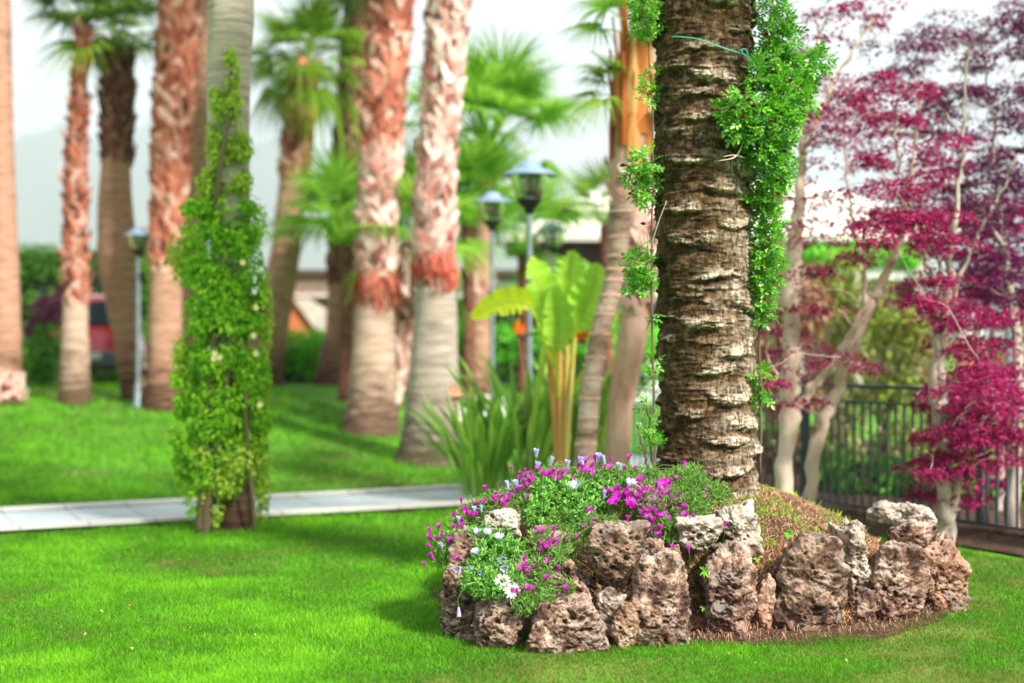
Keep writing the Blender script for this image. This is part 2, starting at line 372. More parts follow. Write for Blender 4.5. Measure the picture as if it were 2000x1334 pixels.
def rockmat(name, cols, lich=.35):
    m, t, b, o = _mat(name); b.inputs['Roughness'].default_value = .92; b.inputs['Specular IOR Level'].default_value = .2
    L = t.links.new; N = t.nodes.new
    c = N('ShaderNodeTexCoord')
    n = N('ShaderNodeTexNoise'); n.inputs['Scale'].default_value = 9; n.inputs['Detail'].default_value = 9; n.inputs['Roughness'].default_value = .72
    L(c.outputs['Object'], n.inputs['Vector']); r = _ramp(t, cols, [.38, .47, .55, .66]); L(n.outputs['Fac'], r.inputs[0])
    # grey-white lichen crust in patches
    n3 = N('ShaderNodeTexNoise'); n3.inputs['Scale'].default_value = 5.2; n3.inputs['Detail'].default_value = 10; n3.inputs['Roughness'].default_value = .75
    L(c.outputs['Object'], n3.inputs['Vector']); r3 = _ramp(t, [(0,0,0),(lich,)*3], [.52, .62])
    gn = N('ShaderNodeNewGeometry'); sx = N('ShaderNodeSeparateXYZ'); L(gn.outputs['Normal'], sx.inputs[0]); zz = N('ShaderNodeMath'); zz.operation = 'MULTIPLY_ADD'; zz.inputs[1].default_value = .12; L(sx.outputs['Z'], zz.inputs[0]); L(n3.outputs['Fac'], zz.inputs[2]); L(zz.outputs[0], r3.inputs[0])
    mx = N('ShaderNodeMix'); mx.data_type = 'RGBA'; mx.inputs[7].default_value = (.56,.50,.42,1); L(r3.outputs[0], mx.inputs[0]); L(r.outputs[0], mx.inputs[6])
    # dirt packed in the pits, with their shade painted into its dark tone
    a = N('ShaderNodeAttribute'); a.attribute_name = 'var'; mx2 = N('ShaderNodeMix'); mx2.data_type = 'RGBA'; mx2.inputs[7].default_value = (.055,.028,.018,1)
    v = N('ShaderNodeTexVoronoi'); v.inputs['Scale'].default_value = 55; nv = N('ShaderNodeTexNoise'); nv.inputs['Scale'].default_value = 20
    L(c.outputs['Object'], nv.inputs['Vector']); mv = N('ShaderNodeMix'); mv.data_type = 'RGBA'; mv.inputs[0].default_value = .06
    L(c.outputs['Object'], mv.inputs[6]); L(nv.outputs['Color'], mv.inputs[7]); L(mv.outputs[2], v.inputs['Vector'])
    rv = _ramp(t, [(1,1,1),(0,0,0)], [.12, .26]); L(v.outputs['Distance'], rv.inputs[0])
    msk = N('ShaderNodeTexNoise'); msk.inputs['Scale'].default_value = 12; L(c.outputs['Object'], msk.inputs['Vector'])
    rm = _ramp(t, [(0,0,0),(1,1,1)], [.47, .56]); L(msk.outputs['Fac'], rm.inputs[0])
    pm = N('ShaderNodeMath'); pm.operation = 'MULTIPLY'; L(rv.outputs[0], pm.inputs[0]); L(rm.outputs[0], pm.inputs[1])
    mxx = N('ShaderNodeMath'); mxx.operation = 'MAXIMUM'; L(pm.outputs[0], mxx.inputs[0]); L(a.outputs['Fac'], mxx.inputs[1])
    sc_ = N('ShaderNodeMath'); sc_.operation = 'MULTIPLY'; sc_.inputs[1].default_value = .95; L(mxx.outputs[0], sc_.inputs[0])
    L(sc_.outputs[0], mx2.inputs[0]); L(mx.outputs[2], mx2.inputs[6]); L(mx2.outputs[2], b.inputs['Base Color'])
    n2 = N('ShaderNodeTexNoise'); n2.inputs['Scale'].default_value = 60; n2.inputs['Detail'].default_value = 7; n2.inputs['Roughness'].default_value = .75
    L(c.outputs['Object'], n2.inputs['Vector'])
    hs = N('ShaderNodeMath'); hs.operation = 'MULTIPLY_ADD'; hs.inputs[1].default_value = -.8; L(pm.outputs[0], hs.inputs[0]); L(n2.outputs['Fac'], hs.inputs[2])
    bp = N('ShaderNodeBump'); bp.inputs['Strength'].default_value = .9; bp.inputs['Distance'].default_value = .012
    L(hs.outputs[0], bp.inputs['Height']); L(bp.outputs[0], b.inputs['Normal'])
    return m
M['rock'] = rockmat('pitted_pinkish_stone', [(.035,.015,.010),(.125,.062,.043),(.36,.215,.16),(.68,.49,.38)])
M['rock_rust'] = rockmat('rusty_brown_stone', [(.05,.02,.012),(.24,.115,.07),(.44,.25,.165),(.60,.42,.31)], .25)
M['rock_dark'] = rockmat('dark_brown_stone', [(.035,.02,.013),(.13,.072,.048),(.28,.17,.12),(.50,.36,.27)], .3)
M['rock_grey'] = rockmat('pale_grey_stone', [(.07,.045,.032),(.23,.165,.125),(.48,.39,.31),(.70,.62,.52)], .7)

def datepalm_mat():
    m, t, b, o = _mat('date_palm_bark'); L = t.links.new; N = t.nodes.new
    b.inputs['Roughness'].default_value = .92; b.inputs['Specular IOR Level'].default_value = .2
    c = N('ShaderNodeTexCoord'); a = N('ShaderNodeAttribute'); a.attribute_name = 'var'
    def noise(scale, sc, det=8, rg=.7):
        mp_ = N('ShaderNodeMapping'); mp_.inputs['Scale'].default_value = sc; L(c.outputs['Object'], mp_.inputs[0])
        n = N('ShaderNodeTexNoise'); n.inputs['Scale'].default_value = scale; n.inputs['Detail'].default_value = det; n.inputs['Roughness'].default_value = rg
        L(mp_.outputs[0], n.inputs['Vector']); return n
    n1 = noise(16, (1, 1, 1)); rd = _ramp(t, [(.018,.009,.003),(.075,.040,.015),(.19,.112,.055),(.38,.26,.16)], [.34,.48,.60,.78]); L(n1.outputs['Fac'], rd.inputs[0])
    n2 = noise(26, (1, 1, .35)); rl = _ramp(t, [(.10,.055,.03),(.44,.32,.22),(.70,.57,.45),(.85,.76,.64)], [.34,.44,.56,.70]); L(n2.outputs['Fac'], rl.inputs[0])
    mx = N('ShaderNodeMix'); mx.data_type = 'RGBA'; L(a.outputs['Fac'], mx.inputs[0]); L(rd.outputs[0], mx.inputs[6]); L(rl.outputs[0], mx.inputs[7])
    # vertical cracks
    n3 = noise(70, (1, 1, .16), 4, .6); rc = _ramp(t, [(1,1,1),(0,0,0)], [.36,.46]); L(n3.outputs['Fac'], rc.inputs[0])
    mc = N('ShaderNodeMix'); mc.data_type = 'RGBA'; mc.inputs[7].default_value = (.03,.016,.008,1)
    k = N('ShaderNodeMath'); k.operation = 'MULTIPLY'; k.inputs[1].default_value = .8; L(rc.outputs[0], k.inputs[0])
    L(k.outputs[0], mc.inputs[0]); L(mx.outputs[2], mc.inputs[6]); L(mc.outputs[2], b.inputs['Base Color'])
    n4 = noise(90, (1, 1, 1)); q = N('ShaderNodeMath'); q.operation = 'MULTIPLY_ADD'; q.inputs[1].default_value = -1.0; L(rc.outputs[0], q.inputs[0]); L(n4.outputs['Fac'], q.inputs[2])
    bp = N('ShaderNodeBump'); bp.inputs['Strength'].default_value = 1.0; bp.inputs['Distance'].default_value = .012
    L(q.outputs[0], bp.inputs['Height']); L(bp.outputs[0], b.inputs['Normal'])
    return m
M['date_bark'] = datepalm_mat()

def paving(name, cols, joint):
    m = rough(name, cols, (3, 3, 3), .1, 8); t = m.node_tree; b_ = [n for n in t.nodes if n.type == 'BSDF_PRINCIPLED'][0]; src = b_.inputs['Base Color'].links[0].from_socket
    a = t.nodes.new('ShaderNodeAttribute'); a.attribute_name = 'var'; w = t.nodes.new('ShaderNodeMath'); w.operation = 'FRACT'; t.links.new(a.outputs['Fac'], w.inputs[0])
    r = _ramp(t, [(1,1,1),(0,0,0),(0,0,0),(1,1,1)], [.0,.025,.975,1.0]); t.links.new(w.outputs[0], r.inputs[0])
    mx = t.nodes.new('ShaderNodeMix'); mx.data_type = 'RGBA'; mx.inputs[7].default_value = (*joint, 1); t.links.new(r.outputs[0], mx.inputs[0]); t.links.new(src, mx.inputs[6]); t.links.new(mx.outputs[2], b_.inputs['Base Color']); return m
M['path_mid'] = paving('blue_grey_paving', [(.34,.40,.43),(.55,.60,.62)], (.22,.24,.24))
M['path_edge'] = paving('pale_kerb_paving', [(.56,.51,.48),(.70,.66,.63)], (.34,.31,.28))

# ================================================================== SETTING
def grid_mesh(xs, ys, zf, dz=0.):
    X, Y = np.meshgrid(xs, ys); Z = zf(X, Y)+dz; nx, ny = len(xs), len(ys)
    V = np.stack([X, Y, Z], -1).reshape(-1, 3)
    i = (np.arange(ny-1)[:, None]*nx+np.arange(nx-1)[None]).ravel()
    return V, np.stack([i, i+1, i+nx+1, i+nx], 1)
def gz(X, Y): return terrain(X, Y) - .0
xs = np.concatenate([[-4000,-1500,-500,-200,-90,-50,-30], np.arange(-20, 12.1, .4), [16,25,40,80,200,500,1500,4000]])
ys = np.concatenate([[-200,-60,-20], np.arange(-6, 40.1, .4), [45,55,70,100,160,300,600,1500,4000,6000]])
m = MB(); m.add(*grid_mesh(xs, ys, gz)); tag(m.build('lawn', M['lawn'], smooth=True), kind='structure')

# path: pale blue-grey paving between two pale kerb strips
pc = spline([(-16, 6.1), (-9, 10.0), (-4.4, 12.22), (-.5, 14.12), (.75, 14.95), (1.35, 16.4), (1.5, 18.5)], 700)
tn = np.gradient(pc, axis=0); tn /= np.linalg.norm(tn, axis=1)[:, None]; nr = np.stack([-tn[:, 1], tn[:, 0]], 1)
arc = np.concatenate([[0], np.cumsum(np.linalg.norm(np.diff(pc, axis=0), axis=1))])
def strip(name, a, b, z0, mat, h=None):
    q = np.linspace(a, b, 4); V = []
    for p, n_ in zip(pc, nr):
        for t in q: x, y = p+n_*t; V.append((x, y, float(terrain(x, y))+z0))
    F = [(i*4+j, i*4+j+1, (i+1)*4+j+1, (i+1)*4+j) for i in range(len(pc)-1) for j in range(3)]
    mm = MB(); mm.add(V, F, np.repeat(arc/.55, 4))
    o = mm.build(name, mat); tag(o, kind='structure')
    if h:
        md = o.modifiers.new('s', 'SOLIDIFY'); md.thickness = h; md.offset = -1
    return o
strip('path', -.60, .60, .030, M['path_mid'])
strip('path_kerb', .602, .74, .036, M['path_edge'], .03); strip('path_kerb', -.74, -.602, .036, M['path_edge'], .03)

# distant hills
def hills():
    mm = MB(); xs = np.linspace(-2600, 2600, 160); ys = np.linspace(3600, 5200, 40)
    def zf(X, Y):
        ridge = .80*640*np.exp(-((X+1500)/420)**2)+380*np.exp(-((X+900)/500)**2)+380*np.exp(-((X+300)/700)**2)+120*np.exp(-((X-1500)/900)**2)
        n = fbm(np.stack([X.ravel()/260, Y.ravel()/260, 0*X.ravel()], 1), 5, 3).reshape(X.shape)
        return np.maximum(ridge*(1-((Y-4400)/800)**2)*(1+.30*n), 0)-4
    mm.add(*grid_mesh(xs, ys, zf)); tag(mm.build('hills', M['hill'], smooth=True), kind='structure')
hills()
def haze():
    m = bpy.data.materials.new('haze_air'); m.use_nodes = True; t = m.node_tree; t.nodes.clear(); o = t.nodes.new('ShaderNodeOutputMaterial')
    v = t.nodes.new('ShaderNodeVolumePrincipled'); v.inputs['Color'].default_value = (.84, .96, 1, 1); v.inputs['Density'].default_value = 3.4e-4; v.inputs['Anisotropy'].default_value = 0
    t.links.new(v.outputs[0], o.inputs['Volume']); mm = MB(); mm.box((0, 2900, 400), (4200, 3300, 403)); tag(mm.build('haze', m), kind='stuff')
haze()

# raised bed soil
xs = np.linspace(-.6, 2.9, 130); ys = np.linspace(7.3, 10.4, 120)
def mz(X, Y):
    h, r = mound(X, Y); n = fbm(np.stack([X.ravel()*7, Y.ravel()*7, 0*X.ravel()], 1), 4, 2).reshape(X.shape)
    return h+.03*n*(r < 1)-.02*(r > 1.06)+.008
m = MB(); m.add(*grid_mesh(xs, ys, mz)); tag(m.build('soil_mound', M['soil'], smooth=True), kind='structure')
# bare soil skirt round the rocks
th = np.linspace(0, 2*math.pi, 90, endpoint=False); V = []; F = []
for i, t in enumerate(th):
    w = 1.06+.02*math.sin(5*t)+.015*math.sin(11*t+1)+.05*math.exp(-((t-5.0)/.35)**2)
    for k, rr in enumerate((.8, w)):
        ax = 1.45 if math.cos(t) < 0 else 1.58
        V.append((MC[0]+ax*rr*math.cos(t), MC[1]+1.38*rr*math.sin(t), .012-.006*k))
n_ = len(th)
for i in range(n_): j = (i+1) % n_; F.append((2*i, 2*i+1, 2*j+1, 2*j))
m = MB(); m.add(V, F); tag(m.build('soil_patch', M['soil']), kind='structure')

# grass blades
def bed_r(x, y):
    dx = np.where(x < MC[0], (x-MC[0])/1.45, (x-MC[0])/1.58); return np.sqrt(dx*dx+((y-MC[1])/1.38)**2)
def path_d(x, y):
    d = np.full(x.shape, 9e9)
    for p in pc[::8]: d = np.minimum(d, (x-p[0])**2+(y-p[1])**2)
    return np.sqrt(d)
def lawn_points(y0, y1, dens):
    N = int((y1-y0)*(.40*(y0+y1)+2.0)*dens*1.05)
    y = rng.uniform(y0, y1, N); hw = .40*y+1.0; x = rng.uniform(-1, 1, N)*(.40*y1+1.0); k = np.abs(x) < hw; return x[k], y[k]
PX, PY, PS = [], [], []
for y0, y1, dens, sc in ((5.6,6.4,7000,1.0),(6.4,8.0,11000,1.0),(8.0,9.8,7500,1.08),(9.8,12,3600,1.35),(12,15,1500,1.9),(15,19,700,2.5),(19,27,260,3.4)):
    x, y = lawn_points(y0, y1, dens); PX.append(x); PY.append(y); PS.append(np.full(len(x), sc))
x = np.concatenate(PX); y = np.concatenate(PY); s = np.concatenate(PS)
r = bed_r(x, y); n1 = vnoise(np.stack([x*6, y*6, 0*x], 1), 4)
keep = (r > .925+.03*n1+rng.uniform(0, .05, len(x))+.09*np.exp(-((x-1.22)/.22)**2)*(y < 8.5))
far = y > 10.5; pd = np.full(len(x), 9.); pd[far] = path_d(x[far], y[far]); keep &= pd > .74-rng.uniform(0, .10, len(x))**1.0*(rng.uniform(0, 1, len(x)) < .3)
fx = 3.95-.59*(y-11.2)                      # fence bed on the right is bare
keep &= ~((x > fx-.9) & (y > 10.0)) & ~((x > 4.2) & (y > 9.6))
x, y, s, r, n1 = x[keep], y[keep], s[keep], r[keep], n1[keep]
N = len(x); big = vnoise(np.stack([x*.9, y*.9, 0*x+3], 1), 8)
dryness = np.clip(1-(r-.98)/.15, 0, 1)*(y < 11)
var = np.clip(.47+.34*big+.2*n1+.16*vnoise(np.stack([x*2.6, y*2.6, 0*x+9], 1), 12)+rng.normal(0, .19, N)-.33*dryness*rng.uniform(0, 1.4, N), 0, 1)
lean = rng.normal(0, .55, (N, 2)); up = np.stack([lean[:, 0], lean[:, 1], np.ones(N)], 1)
hh = .030*s*rng.uniform(.55, 1.3, N)*(1+.3*n1+.3*big)*(1-.3*dryness); ww = .0036*s**1.15*rng.uniform(.7, 1.3, N)
z = terrain(x, y)+.0
m = MB(); m.inst(*BLADE, np.stack([x, y, z], 1), frames(up), np.stack([ww, hh, hh], 1), var)
tag(m.build('grass', M['blade']), kind='stuff')
g = np.random.default_rng(70); N = 260; fy = g.uniform(6.8, 20, N); fx_ = g.uniform(-1, .6, N)*.40*fy; kk = (bed_r(fx_, fy) > 1.05); fx_, fy = fx_[kk], fy[kk]; N = len(fx_)
m = MB(); m.inst(*LEAF4, np.stack([fx_, fy, terrain(fx_, fy)+.030], 1), frames(np.stack([g.normal(0,.4,N), g.normal(0,.4,N), np.ones(N)], 1)), g.uniform(.012, .035, N), g.uniform(.3, 1, N)); tag(m.build('fallen_leaves', M['dry']), kind='stuff')
print('blades', N)

# ================================================================== PALMS BEHIND
def frond_mesh(name, elev, mat, plen=1.0, Rr=1.0, nseg=26, droop=.3, seed=0, spread=112, wmul=1.0):
    g = np.random.default_rng(seed); mb = MB(); e0 = R(elev)
    k = 8; t = np.linspace(0, 1, k); ang = e0-t**1.5*droop*.9
    px_ = np.concatenate([[0], np.cumsum(np.cos(ang[1:])*plen/(k-1))]); pz_ = np.concatenate([[0], np.cumsum(np.sin(ang[1:])*plen/(k-1))])
    pts = np.stack([px_, 0*px_, pz_], 1); mb.tube(pts, np.linspace(.030, .012, k)*wmul, 5, .55)
    H = pts[-1]; a0 = ang[-1]-.15; f = np.array([math.cos(a0), 0, math.sin(a0)]); s = np.array([0, 1., 0]); nn = np.cross(f, s)
    nn = nn if nn[2] > 0 else -nn
    for i in range(nseg):
        a = R(-spread+2*spread*(i+.5)/nseg+g.uniform(-2, 2)); L = Rr*(.78+.22*math.cos(a))*g.uniform(.9, 1.05)
        d = f*math.cos(a)+s*math.sin(a)+nn*.10; d /= np.linalg.norm(d); w = np.cross(nn, d)
        st = 6; tt = np.linspace(.03, 1, st); wd = Rr*.055*np.array([.25, .8, 1., .8, .45, .03])*wmul; V = []
        dr = droop*g.uniform(.7, 1.4)
        for j, q in enumerate(tt):
            c = H+d*L*q+np.array([0, 0, -1.])*Rr*dr*max(0, q-.35)**2*1.6+nn*.02
            V += [c-w*wd[j]*.5, c+nn*wd[j]*.22, c+w*wd[j]*.5]
        F = [(3*j+b, 3*j+b+1, 3*j+b+4, 3*j+b+3) for j in range(st-1) for b in range(2)]
        mb.add(V, F, np.clip(.45+.25*g.normal()+.25*np.repeat(tt, 3)*0, 0, 1))
    return mb.mesh('frond', mat)
FR = {}
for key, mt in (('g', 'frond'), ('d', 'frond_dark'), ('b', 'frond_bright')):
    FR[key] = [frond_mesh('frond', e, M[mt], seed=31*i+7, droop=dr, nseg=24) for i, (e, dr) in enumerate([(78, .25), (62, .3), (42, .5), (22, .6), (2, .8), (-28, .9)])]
    FR[key] += [frond_mesh('frond', e, M[mt], seed=77*i+5, droop=dr, nseg=24) for i, (e, dr) in enumerate([(70, .2), (50, .5), (32, .5), (10, .7), (-12, .9), (-45, 1.0)])]
def crown(root, at, n, scale, key='g', hi=0, lo=6, tilt=.12, seed=0, az=None):
    g = np.random.default_rng(seed)
    for i in range(n):
        band = hi+(lo-hi)*i/n; v = min(5, int(band+g.uniform(-.4, .6))); v = max(0, v)
        o = link('frond', FR[key][v+6*(i % 2)], root, loc=tuple(np.array(at)-np.array(root.location)))
        a = i*2.399+g.uniform(-.2, .2) if az is None else R(az[i % len(az)])+g.uniform(-.3, .3)
        o.rotation_euler = (g.uniform(-tilt, tilt), g.uniform(-tilt, tilt), a); o.scale = (scale*g.uniform(.85, 1.15),)*3

STUB_V = np.array([(-.5,0,0),(.5,0,0),(-.36,0,.5),(.36,0,.5),(-.16,0,1),(.16,0,1),(-.4,-.22,0),(.4,-.22,0),(-.28,-.16,.5),(.28,-.16,.5),(-.12,-.08,1),(.12,-.08,1)])
STUB_F = np.array([(6,7,9,8),(8,9,11,10),(0,2,3,1),(2,4,5,3),(0,6,8,2),(2,8,10,4),(1,3,9,7),(3,5,11,9),(4,10,11,5),(0,1,7,6)])
def trunk_tube(mb, path, rad, n=28, rings=90, wob=.02, ringamp=.006, ringstep=.045, flare=None):
    c = spline(path, rings); r = np.interp(np.linspace(0, 1, rings), np.linspace(0, 1, len(rad)), rad)
    th = np.arange(n)*2*math.pi/n; V = np.zeros((rings, n, 3)); h = c[:, 2]-c[0, 2]
    for j in range(n):
        q = np.stack([np.cos(th[j])*2+c[:, 0]*5, np.sin(th[j])*2+c[:, 1]*5, c[:, 2]*2.2], 1)
        rr = r*(1+wob*2.2*fbm(q, 3))+ringamp*np.abs(np.sin(h/ringstep*math.pi/1.0+.6*np.sin(th[j])))*(.6+.4*math.sin(3*th[j]))
        rr *= 1+.10*np.exp(-h/.10)*(1+.5*math.sin(7*th[j]))
        V[:, j, 0] = c[:, 0]+rr*math.cos(th[j]); V[:, j, 1] = c[:, 1]+rr*math.sin(th[j]); V[:, j, 2] = c[:, 2]
    F = [(i*n+j, i*n+(j+1) % n, (i+1)*n+(j+1) % n, (i+1)*n+j) for i in range(rings-1) for j in range(n)]
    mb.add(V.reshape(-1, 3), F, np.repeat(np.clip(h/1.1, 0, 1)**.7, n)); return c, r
def stubs(root, c, r, z0, z1, mat, w=.15, h=.24, dens=.014, lean=.30, name='leaf_bases', jit=.25, out=0):
    zz = c[:, 2]; L = z1-z0; rm = float(np.interp((z0+z1)/2, zz, r)); n = int(L*2*math.pi*rm/dens)
    i = np.arange(n); z = z0+L*(i+.5)/n; a = i*2.39996+rng.normal(0, .08, n)
    cx = np.interp(z, zz, c[:, 0]); cy_ = np.interp(z, zz, c[:, 1]); rr = np.interp(z, zz, r)*.93+out
    rad = np.stack([np.cos(a), np.sin(a), 0*a], 1); tan = np.stack([-np.sin(a), np.cos(a), 0*a], 1)*np.sign(rng.uniform(-1, 1, n))[:, None]
    up = np.stack([0*a, 0*a, 1+0*a], 1)+rad*(lean+rng.normal(0, jit*.4, n))[:, None]+tan*(.75+rng.normal(0, jit, n))[:, None]
    up /= np.linalg.norm(up, axis=1)[:, None]
    y = -(rad-up*np.sum(rad*up, axis=1)[:, None]); y /= np.linalg.norm(y, axis=1)[:, None]; x_ = np.cross(y, up)
    Rm = np.stack([x_, y, up], 2); pos = np.stack([cx, cy_, z], 1)+rad*rr[:, None]
    mb = MB(); s_ = rng.uniform(.7, 1.25, n)
    mb.inst(STUB_V, STUB_F, pos, Rm, np.stack([w*s_, w*.9*s_, h*s_*rng.uniform(.8, 1.3, n)], 1), np.clip(rng.normal(.55, .26, n), 0, 1))
    return mb.build(name, mat, root)

def palm(label, pts, Y, bark, stub=None, cr=None, group='palms behind the lawn', skirt=None, seed=0, ztop=None, base_y=None, name='palm_tree', cat='palm tree', sw=.13, sh=.16, sd=.009):
    """pts: (px, py, width_px) from the base up; stub: (py_low, py_high, material); cr: (n, scale, key, hi, lo)"""
    c = [P(a, b, Y) for a, b, w in pts]; rad = [w/2*Y/FPX for a, b, w in pts]
    c[0][2] = terrain(c[0][0], c[0][1])-.05
    if ztop is not None:
        d = c[-1]-c[-2]; d /= max(d[2], .3); c.append(c[-1]+d*(ztop-c[-1][2])*.6+np.array([0, 0, (ztop-c[-1][2])*.4])); rad.append(rad[-1]*.9)
    # radius along the spline by height
    hs = np.array([q[2] for q in c]); lin = np.linspace(0, 1, len(c)); radl = np.interp(np.linspace(0, 1, 40), lin, rad)
    root = thing(name, label, cat, c[0]+np.array([0, 0, .05]), group)
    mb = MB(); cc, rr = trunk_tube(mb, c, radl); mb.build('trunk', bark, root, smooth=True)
    if stub:
        for sb in (stub if isinstance(stub, list) else [stub]):
            lo, hi_, mt = sb; zl = P(0, lo, Y)[2]; zh = min(P(0, hi_, Y)[2] if hi_ is not None else 99, cc[-1, 2]); stubs(root, cc, rr, zl, zh, mt, sw, sh, sd)
    if skirt:
        py, n, L = skirt; zt = P(0, py, Y)[2]; g = np.random.default_rng(seed+5); mb = MB()
        for i in range(n):
            a = g.uniform(0, 6.28); x0 = np.interp(zt, cc[:, 2], cc[:, 0]); y0 = np.interp(zt, cc[:, 2], cc[:, 1]); r0 = np.interp(zt, cc[:, 2], rr)
            q = [(x0+math.cos(a+u*.5)*(r0+.03+.05*math.sin(3*u)), y0+math.sin(a+u*.5)*(r0+.03+.05*math.sin(3*u)), zt+g.uniform(-.05,.2)*(1-u)-L*u*g.uniform(.3,1)) for u in (0, .4, .8)]
            q = np.array(q); w = g.uniform(.008, .022); tg = np.array([-math.sin(a), math.cos(a), 0])*w
            V = []; 
            for b in q: V += [b-tg, b+tg]
            mb.add(V, [(0,1,3,2),(2,3,5,4)], g.uniform(0, 1))
        mb.build('fibre_skirt', M['skirt'], root)
    if cr: crown(root, cc[-1]-np.array([0, 0, .1]), *cr, seed=seed)
    return root, cc, rr

yh = ground_hit
palm('smooth brown palm trunk flaring at its foot, first palm beside the tall dark hedge', [(2,787,96),(6,740,70),(4,560,66),(0,330,54),(-6,0,50)], yh(2,787), M['brown_trunk'],
     (787, 735, M['stub_pink']), (15, 1.15, 'g', 0, 5.5), ztop=10.2, seed=1)
palm('slimmest palm with a shaggy red-brown trunk and a smooth pale foot before the red car', [(146,788,64),(146,700,56),(147,600,48),(150,300,30),(160,120,19),(166,45,15)], yh(146,788), M['smooth_trunk'],
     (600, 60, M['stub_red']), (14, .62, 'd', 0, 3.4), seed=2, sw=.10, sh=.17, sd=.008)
palm('palm with dark shaggy upper trunk and smooth pale bulging lower trunk beside the small lamp', [(268,776,56),(252,720,44),(246,660,46),(240,620,54),(232,545,70),(229,500,78),(225,400,66),(226,320,56),(228,200,58),(228,90,48)], yh(272,778), M['brown_trunk'],
     (322, 80, M['stub_dark']), (16, .70, 'g', 0, 3.6), seed=3, sw=.12, sh=.2, sd=.011)
palm('palm shaggy with orange-red leaf bases, between the small lamp and the climber-covered trunk', [(318,798,78),(322,700,66),(325,520,58),(335,300,68),(346,100,74),(352,-10,74)], yh(318,798), M['brown_trunk'],
     (535, None, M['stub_red']), (14, 1.1, 'g', 0, 5.5), ztop=10.5, seed=4)
palm('smooth reddish-brown palm trunk half hidden behind the climber-covered trunk', [(368,785,60),(374,600,50),(382,380,46),(392,150,40),(396,0,38)], 22.5, M['brown_trunk'],
     None, (13, 1.1, 'g', 0, 5.5), ztop=11, seed=5)
palm('palm leaning away from the climber with a smooth rust-brown lower trunk and low green crown', [(494,768,100),(525,640,76),(556,500,58),(572,360,54),(584,250,56),(594,150,52),(596,125,42)], 24.0, M['brown_trunk'],
     (348, 128, M['stub_red']), (36, .72, 'g', 0, 4.8), seed=6)
palm('dark shaggy palm standing behind the pink-white shaggy palm', [(662,760,100),(668,640,62),(676,480,62),(688,300,76),(702,120,70),(712,-10,64)], 25.0, M['brown_trunk'],
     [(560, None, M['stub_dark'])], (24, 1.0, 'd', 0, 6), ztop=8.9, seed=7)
palm('palm with pink-white shaggy leaf bases ending in a red fringe over a smooth cream trunk', [(722,838,112),(726,790,96),(732,640,78),(735,560,72),(737,480,68),(744,300,72),(756,120,76),(764,-10,78)], yh(722,843), M['smooth_trunk'],
     [(535, 300, M['stub_pink']), (300, None, M['stub_red'])], (15, 1.15, 'g', 0, 5.5), skirt=(550, 90, .6), ztop=9.6, seed=8, sw=.14, sh=.17)
palm('stout grey-ringed palm with whitish criss-cross leaf bases, the nearest to the path', [(836,900,138),(840,850,112),(846,740,98),(850,620,84),(850,540,74),(848,480,68),(854,300,66),(868,120,70),(874,-10,72)], yh(836,903), M['grey_trunk'],
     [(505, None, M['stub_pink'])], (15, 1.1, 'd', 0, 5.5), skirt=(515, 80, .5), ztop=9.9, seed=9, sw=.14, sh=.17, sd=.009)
palm('short leaning trunk crusted with pink and orange leaf bases between the two stout palms', [(748,800,50),(764,740,54),(780,660,56),(800,560,52),(815,480,46)], 19.6, M['fibre'],
     (790, 480, M['stub_pink']), (12, .75, 'b', 0, 4), seed=10)
palm('palm with an orange neck and a broad bright crown above the tall lamp posts', [(932,768,54),(932,690,50),(936,590,46),(944,440,40),(951,340,34),(955,285,22)], 21.5, M['brown_trunk'],
     [(575, 540, M['stub_pink']), (340, 290, M['stub_red'])], (30, .98, 'b', 0, 2.8), seed=11)

# right of centre: leaning ringed trunk and the orange-necked palm
Ym = 12.6
r1, c1, rr1 = palm('slender pale ringed trunk leaning up beside the banana-leaved plant', [(1134,930,44),(1146,850,40),(1156,750,38),(1172,650,38),(1196,560,38),(1206,500,38),(1213,400,46)], Ym, M['ringed'],
     None, None, group=None, seed=12)
for pz in np.linspace(1, len(c1)-3, 15).astype(int):
    m = MB(); m.lathe([(rr1[pz]*1.0, -.016), (rr1[pz]*1.13, -.004), (rr1[pz]*1.13, .006), (rr1[pz]*1.0, .016)], c1[pz], 18)
    m.build('bark_ring', M['pink_trunk'], r1, smooth=True)
r2, c2, rr2 = palm('palm with flaking pink bark and orange sheathed neck close behind the thick date palm', [(1196,930,46),(1212,800,50),(1232,680,56),(1246,560,64),(1240,440,72),(1232,330,78),(1240,220,74),(1252,120,64),(1256,60,50)], Ym+.5, M['pink_trunk'],
     [(620, 330, M['stub_pink'])], (14, .40, 'b', 0, 3), group=None, seed=13, sw=.08, sh=.20, sd=.012)
crown(r2, P(1232, 200, Ym+.5), 8, .36, 'g', 1, 4, seed=55, az=[160, 185, 205, 175, 150, 220, 20, 340])
m = MB(); g = np.random.default_rng(3)
for i in range(26):
    a = i*2.4; zb = P(0, 330-i*8, Ym)[2]; x0 = np.interp(zb, c2[:, 2], c2[:, 0]); y0 = c2[0, 1]; r0 = np.interp(zb, c2[:, 2], rr2)
    q = np.array([(x0+math.cos(a)*(r0+.01)*k, y0+math.sin(a)*(r0+.01)*k, zb+d) for k, d in ((.98, 0), (1.0, .28), (.9, .55), (1.1, .85))])
    w = np.array([.07, .055, .03, .018]); tg = np.array([-math.sin(a), math.cos(a), 0]); rd_ = np.array([math.cos(a), math.sin(a), 0])*.02
    V = []
    for b, ww_ in zip(q, w): V += [b-tg*ww_, b+rd_, b+tg*ww_]
    m.add(V, [(3*j+b, 3*j+b+1, 3*j+b+4, 3*j+b+3) for j in range(3) for b in range(2)], g.uniform(0, 1))
m.build('orange_sheaths', M['orange_petiole'], r2)

